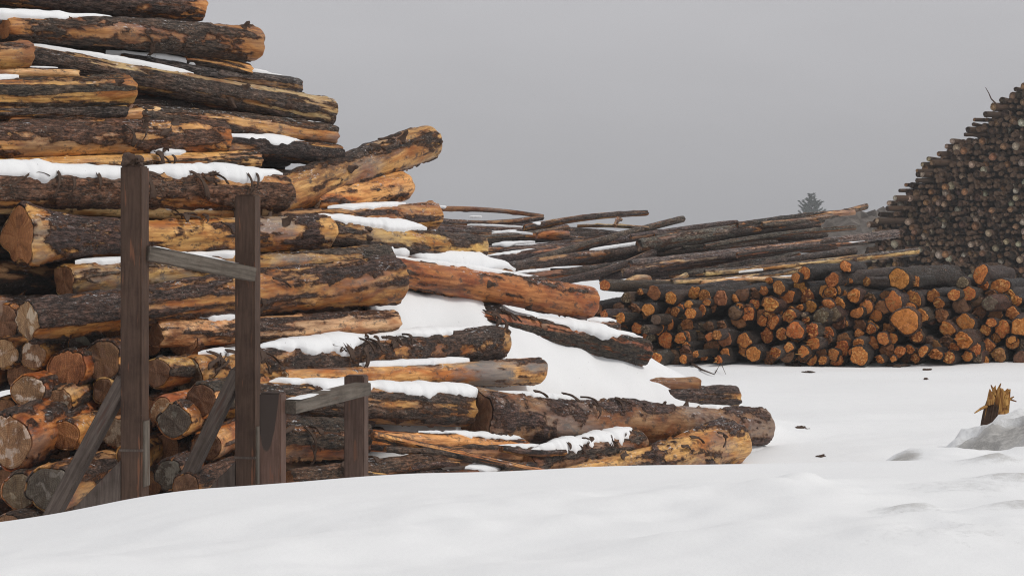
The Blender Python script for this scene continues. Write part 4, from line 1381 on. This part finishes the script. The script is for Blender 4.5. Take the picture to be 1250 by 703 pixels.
def broken_trunk(name, rad, base_c, hgt, lean, a0, a1, jag, mat, seed, bark=False):
    """trunk piece with a torn top edge; a0..a1 is the arc of the surface in degrees"""
    nt, nz = 72, 40
    closed = (a1 - a0) >= 360
    th = np.radians(np.linspace(a0, a1, nt, endpoint=not closed))
    T, Zt = np.meshgrid(th, np.linspace(0, 1, nz), indexing='ij')
    top = hgt * (1 + jag * fbm(np.cos(T) * 2.2, np.sin(T) * 2.2, 0, seed, 5, .7) * (1 if closed else np.minimum(1, 1)))
    if not closed:
        top = top * (.55 + .45 * np.sin(np.clip((T - th[0]) / (th[-1] - th[0]), 0, 1) * math.pi) ** .5)
    Z = Zt * top
    r = rad * (1 + .10 * fbm(np.cos(T) * 5, np.sin(T) * 5, Z * 3, seed + 3, 4) - .16 * Zt ** 3)
    Xc = base_c[0] + lean * Z
    V = np.stack([Xc + r * np.cos(T), base_c[1] + r * np.sin(T) * .8, Z], -1).reshape(-1, 3)
    q = grid_quads(nt, nz)
    if closed:
        j = np.arange(nz - 1); l = (nt - 1) * nz
        q = np.concatenate([q, np.stack([l + j, l + j + 1, j + 1, j], -1)])
        n = len(V)
        V = np.concatenate([V, [[base_c[0] + lean * hgt * .8, base_c[1], hgt * .80]]])
        k = np.arange(nt)
        tr = np.stack([k * nz + nz - 1, ((k + 1) % nt) * nz + nz - 1, np.full(nt, n)], -1)
        me = mesh_np(name, V, q, tr, False, None, [mat])
    else:
        c = V.copy(); c[:, 0] = Xc.ravel() + (c[:, 0] - Xc.ravel()) * .86; c[:, 1] = base_c[1] + (c[:, 1] - base_c[1]) * .86
        me = mesh_np(name, np.concatenate([V, c]), np.concatenate([q, q[:, ::-1] + len(V)]), None, False, None, [mat])
    return link(bpy.data.objects.new(name, me), root)


broken_trunk('torn_wood', 14 * s, (-1 * s, 0), .12 + 43 * s, .16, 0, 360, .04, M_STUMP, 5)
broken_trunk('bark', 15.4 * s, (-1.5 * s, 0), .12 + 31 * s, .16, 150, 268, .18, M_FLK, 9)
bm = bmesh.new()
for k in range(6):
    shard(bm, rg.uniform(-4, 14) * s, rg.uniform(-.05, .03), rg.uniform(4, 8) * s, rg.uniform(.015, .03), rg.uniform(14, 20) * s, rg.uniform(-.2, .4), rg, .12 + 28 * s)
obj_bm('splinter', bm, M_STUMP, root, 0)
for k, (a, b) in enumerate((((2, 40), (-4, 52)), ((-8, 26), (-24, 18)), ((10, 36), (27, 32)), ((14, 30), (24, 38)), ((4, 40), (8, 54)))):
    t_ = twig('splinter', [Vector((a[0] * s, -.03, .12 + a[1] * s)), Vector(((a[0] + b[0]) / 2 * s, -.04, .12 + (a[1] + b[1]) / 2 * s + .004)), Vector((b[0] * s, -.05, .12 + b[1] * s))], .011, None, mat=M_STUMP)
    t_.parent = root

p = at(1238, 499, 10.8)
bm = bmesh.new(); shard(bm, 0, 0, .045, .03, .12, .2, rg)
o = obj_bm('wood_chip', bm, M_STUMP, None, 0)
o.matrix_world = Matrix.Translation(p + Vector((-.04, -.2, -.01))) @ Matrix.Rotation(R(80), 4, 'Y')
tag(o, 'small yellow wood chip on the ridge right of the stump', 'wood chip')


def scrap(px, py, lx, ly, hz, label, seed):
    p = ground_hit(px, py, 10)
    n = 40
    bm = bmesh.new()
    bmesh.ops.create_icosphere(bm, subdivisions=3, radius=1)
    for v in bm.verts:
        k = 1 + .35 * float(fbm(v.co.x * 2, v.co.y * 2, v.co.z * 2, seed, 3))
        v.co = Vector((v.co.x * k * lx / 2, v.co.y * k * ly / 2, v.co.z * k * hz / 2))
    o = obj_bm('bark_scrap', bm, M_FLK, None, 0)
    o.location = p + Vector((0, 0, hz * .05))
    tag(o, label, 'bark scrap', 'bark scraps on the snow')


scrap(978, 527, .17, .10, .12, 'curved dark bark scrap on the snow right of the front log end', 2)
scrap(1003, 557, .09, .07, .04, 'small brown bark scrap low on the snow slope', 3)
scrap(966, 571, .20, .10, .05, 'dark bark crumbs at the bank crest right of the root log', 4)
scrap(1001, 570, .14, .08, .03, 'flat dark scrap at the crest, right of the bark crumbs', 9)
scrap(1096, 447.5, .34, .3, .07, 'long dark scrap on the yard before the low stack', 5)
scrap(1132, 452, .14, .2, .05, 'lone dark scrap on the yard right of the long one', 6)
scrap(968, 446, .32, .4, .12, 'dark debris lump at the foot of the low stack', 7)
scrap(987, 454.5, .20, .2, .04, 'thin dark scrap in front of the debris lump', 8)
scrap(1130, 463, .07, .1, .04, 'tiny dark scrap nearest on the open yard', 10)
for k, (a, b, c, lab) in enumerate((((842, 444.5), (856, 453), (872, 459), 'black bent twig lying on the yard before the low stack'),
                                    ((873, 457), (880, 452), (886, 459), 'small arched grass stalk beside the black twig'))):
    g = [ground_hit(*q, 12) + Vector((0, 0, .03 + (.1 if (k and i == 1) else 0))) for i, q in enumerate((a, b, c))]
    twig('twig', g, .03 if not k else .012, lab)

# ------------------------------------------------------------------ air
HAZE = 0.0010
if HAZE:
    bm = bmesh.new(); box_bm(bm, -220, 220, -210, 520, -1.6, 30)
    m = bpy.data.materials.new('haze'); m.use_nodes = True
    nt = m.node_tree; nt.nodes.clear()
    out = nt.nodes.new('ShaderNodeOutputMaterial'); pv = nt.nodes.new('ShaderNodeVolumePrincipled')
    pv.inputs['Color'].default_value = (.9, .91, .93, 1); pv.inputs['Density'].default_value = HAZE
    nt.links.new(pv.outputs[0], out.inputs['Volume'])
    o = obj_bm('haze', bm, m, None, 0)
    tag(o, kind='stuff')

# ------------------------------------------------------------------ light: overcast sky and a very soft sun
EL, AZ = R(50), R(108)          # sun high, from the right and slightly towards the viewer
w = bpy.data.worlds.new('World'); SC.world = w
w.use_nodes = True
nt = w.node_tree
bg = nt.nodes['Background']
sky = nt.nodes.new('ShaderNodeTexSky'); sky.sky_type = 'NISHITA'; sky.sun_disc = False
sky.sun_elevation = EL; sky.sun_rotation = AZ; sky.dust_density = 4.0; sky.air_density = 1.0
hs = nt.nodes.new('ShaderNodeHueSaturation'); hs.inputs['Saturation'].default_value = .10
nt.links.new(sky.outputs[0], hs.inputs['Color'])
tc = nt.nodes.new('ShaderNodeTexCoord')
sp = nt.nodes.new('ShaderNodeSeparateXYZ'); nt.links.new(tc.outputs['Generated'], sp.inputs[0])
rmp = nt.nodes.new('ShaderNodeValToRGB')         # overcast cloud sheet: brighter towards the zenith
cr = rmp.color_ramp
cr.elements[0].position = 0.0; cr.elements[0].color = (4.72, 4.72, 4.94, 1)
cr.elements[1].position = 1.0; cr.elements[1].color = (5.4, 5.42, 5.6, 1)
e = cr.elements.new(.10); e.color = (5.62, 5.58, 5.82, 1)
e = cr.elements.new(.35); e.color = (5.5, 5.5, 5.7, 1)
nt.links.new(sp.outputs['Z'], rmp.inputs[0])
no = nt.nodes.new('ShaderNodeTexNoise'); no.inputs['Scale'].default_value = 5.0; no.inputs['Detail'].default_value = 4
mp = nt.nodes.new('ShaderNodeMapping'); mp.inputs['Scale'].default_value = (1, 1, 3.0)
nt.links.new(tc.outputs['Generated'], mp.inputs[0]); nt.links.new(mp.outputs[0], no.inputs['Vector'])
mr = nt.nodes.new('ShaderNodeMapRange'); mr.inputs['To Min'].default_value = .90; mr.inputs['To Max'].default_value = 1.10
nt.links.new(no.outputs[0], mr.inputs[0])
mu = nt.nodes.new('ShaderNodeMix'); mu.data_type = 'RGBA'; mu.blend_type = 'MULTIPLY'; mu.inputs[0].default_value = 1
nt.links.new(rmp.outputs[0], mu.inputs[6]); nt.links.new(mr.outputs[0], mu.inputs[7])
mx = nt.nodes.new('ShaderNodeMix'); mx.data_type = 'RGBA'; mx.inputs[0].default_value = .92
nt.links.new(hs.outputs[0], mx.inputs[6]); nt.links.new(mu.outputs[2], mx.inputs[7])
nt.links.new(mx.outputs[2], bg.inputs['Color'])
bg.inputs['Strength'].default_value = .10

sun = bpy.data.lights.new('sun', 'SUN'); sun.energy = 1.5; sun.angle = R(14); sun.color = (1, .96, .90)
so = link(bpy.data.objects.new('sun', sun))
sd = Vector((math.sin(AZ) * math.cos(EL), math.cos(AZ) * math.cos(EL), math.sin(EL)))
so.rotation_euler = sd.to_track_quat('Z', 'Y').to_euler()

# ------------------------------------------------------------------ camera and view
cam = bpy.data.cameras.new('camera'); cam.sensor_width = 36; cam.lens = F / 1250 * 36
cam.shift_y = -(351.5 - HOR) / 1250
cam.clip_end = 6000
co = link(bpy.data.objects.new('camera', cam)); co.location = (0, 0, H); co.rotation_euler = (R(90), 0, 0)
SC.camera = co
SC.view_settings.view_transform = 'Standard'
SC.view_settings.look = 'None'
SC.view_settings.exposure = 0
SC.view_settings.gamma = 1
SC.render.film_transparent = False
SC.cycles.use_denoising = True
SC.cycles.denoiser = 'OPENIMAGEDENOISE'
SC.cycles.denoising_input_passes = 'RGB_ALBEDO_NORMAL'
SC.cycles.denoising_prefilter = 'NONE'
SC.cycles.filter_width = 1.1
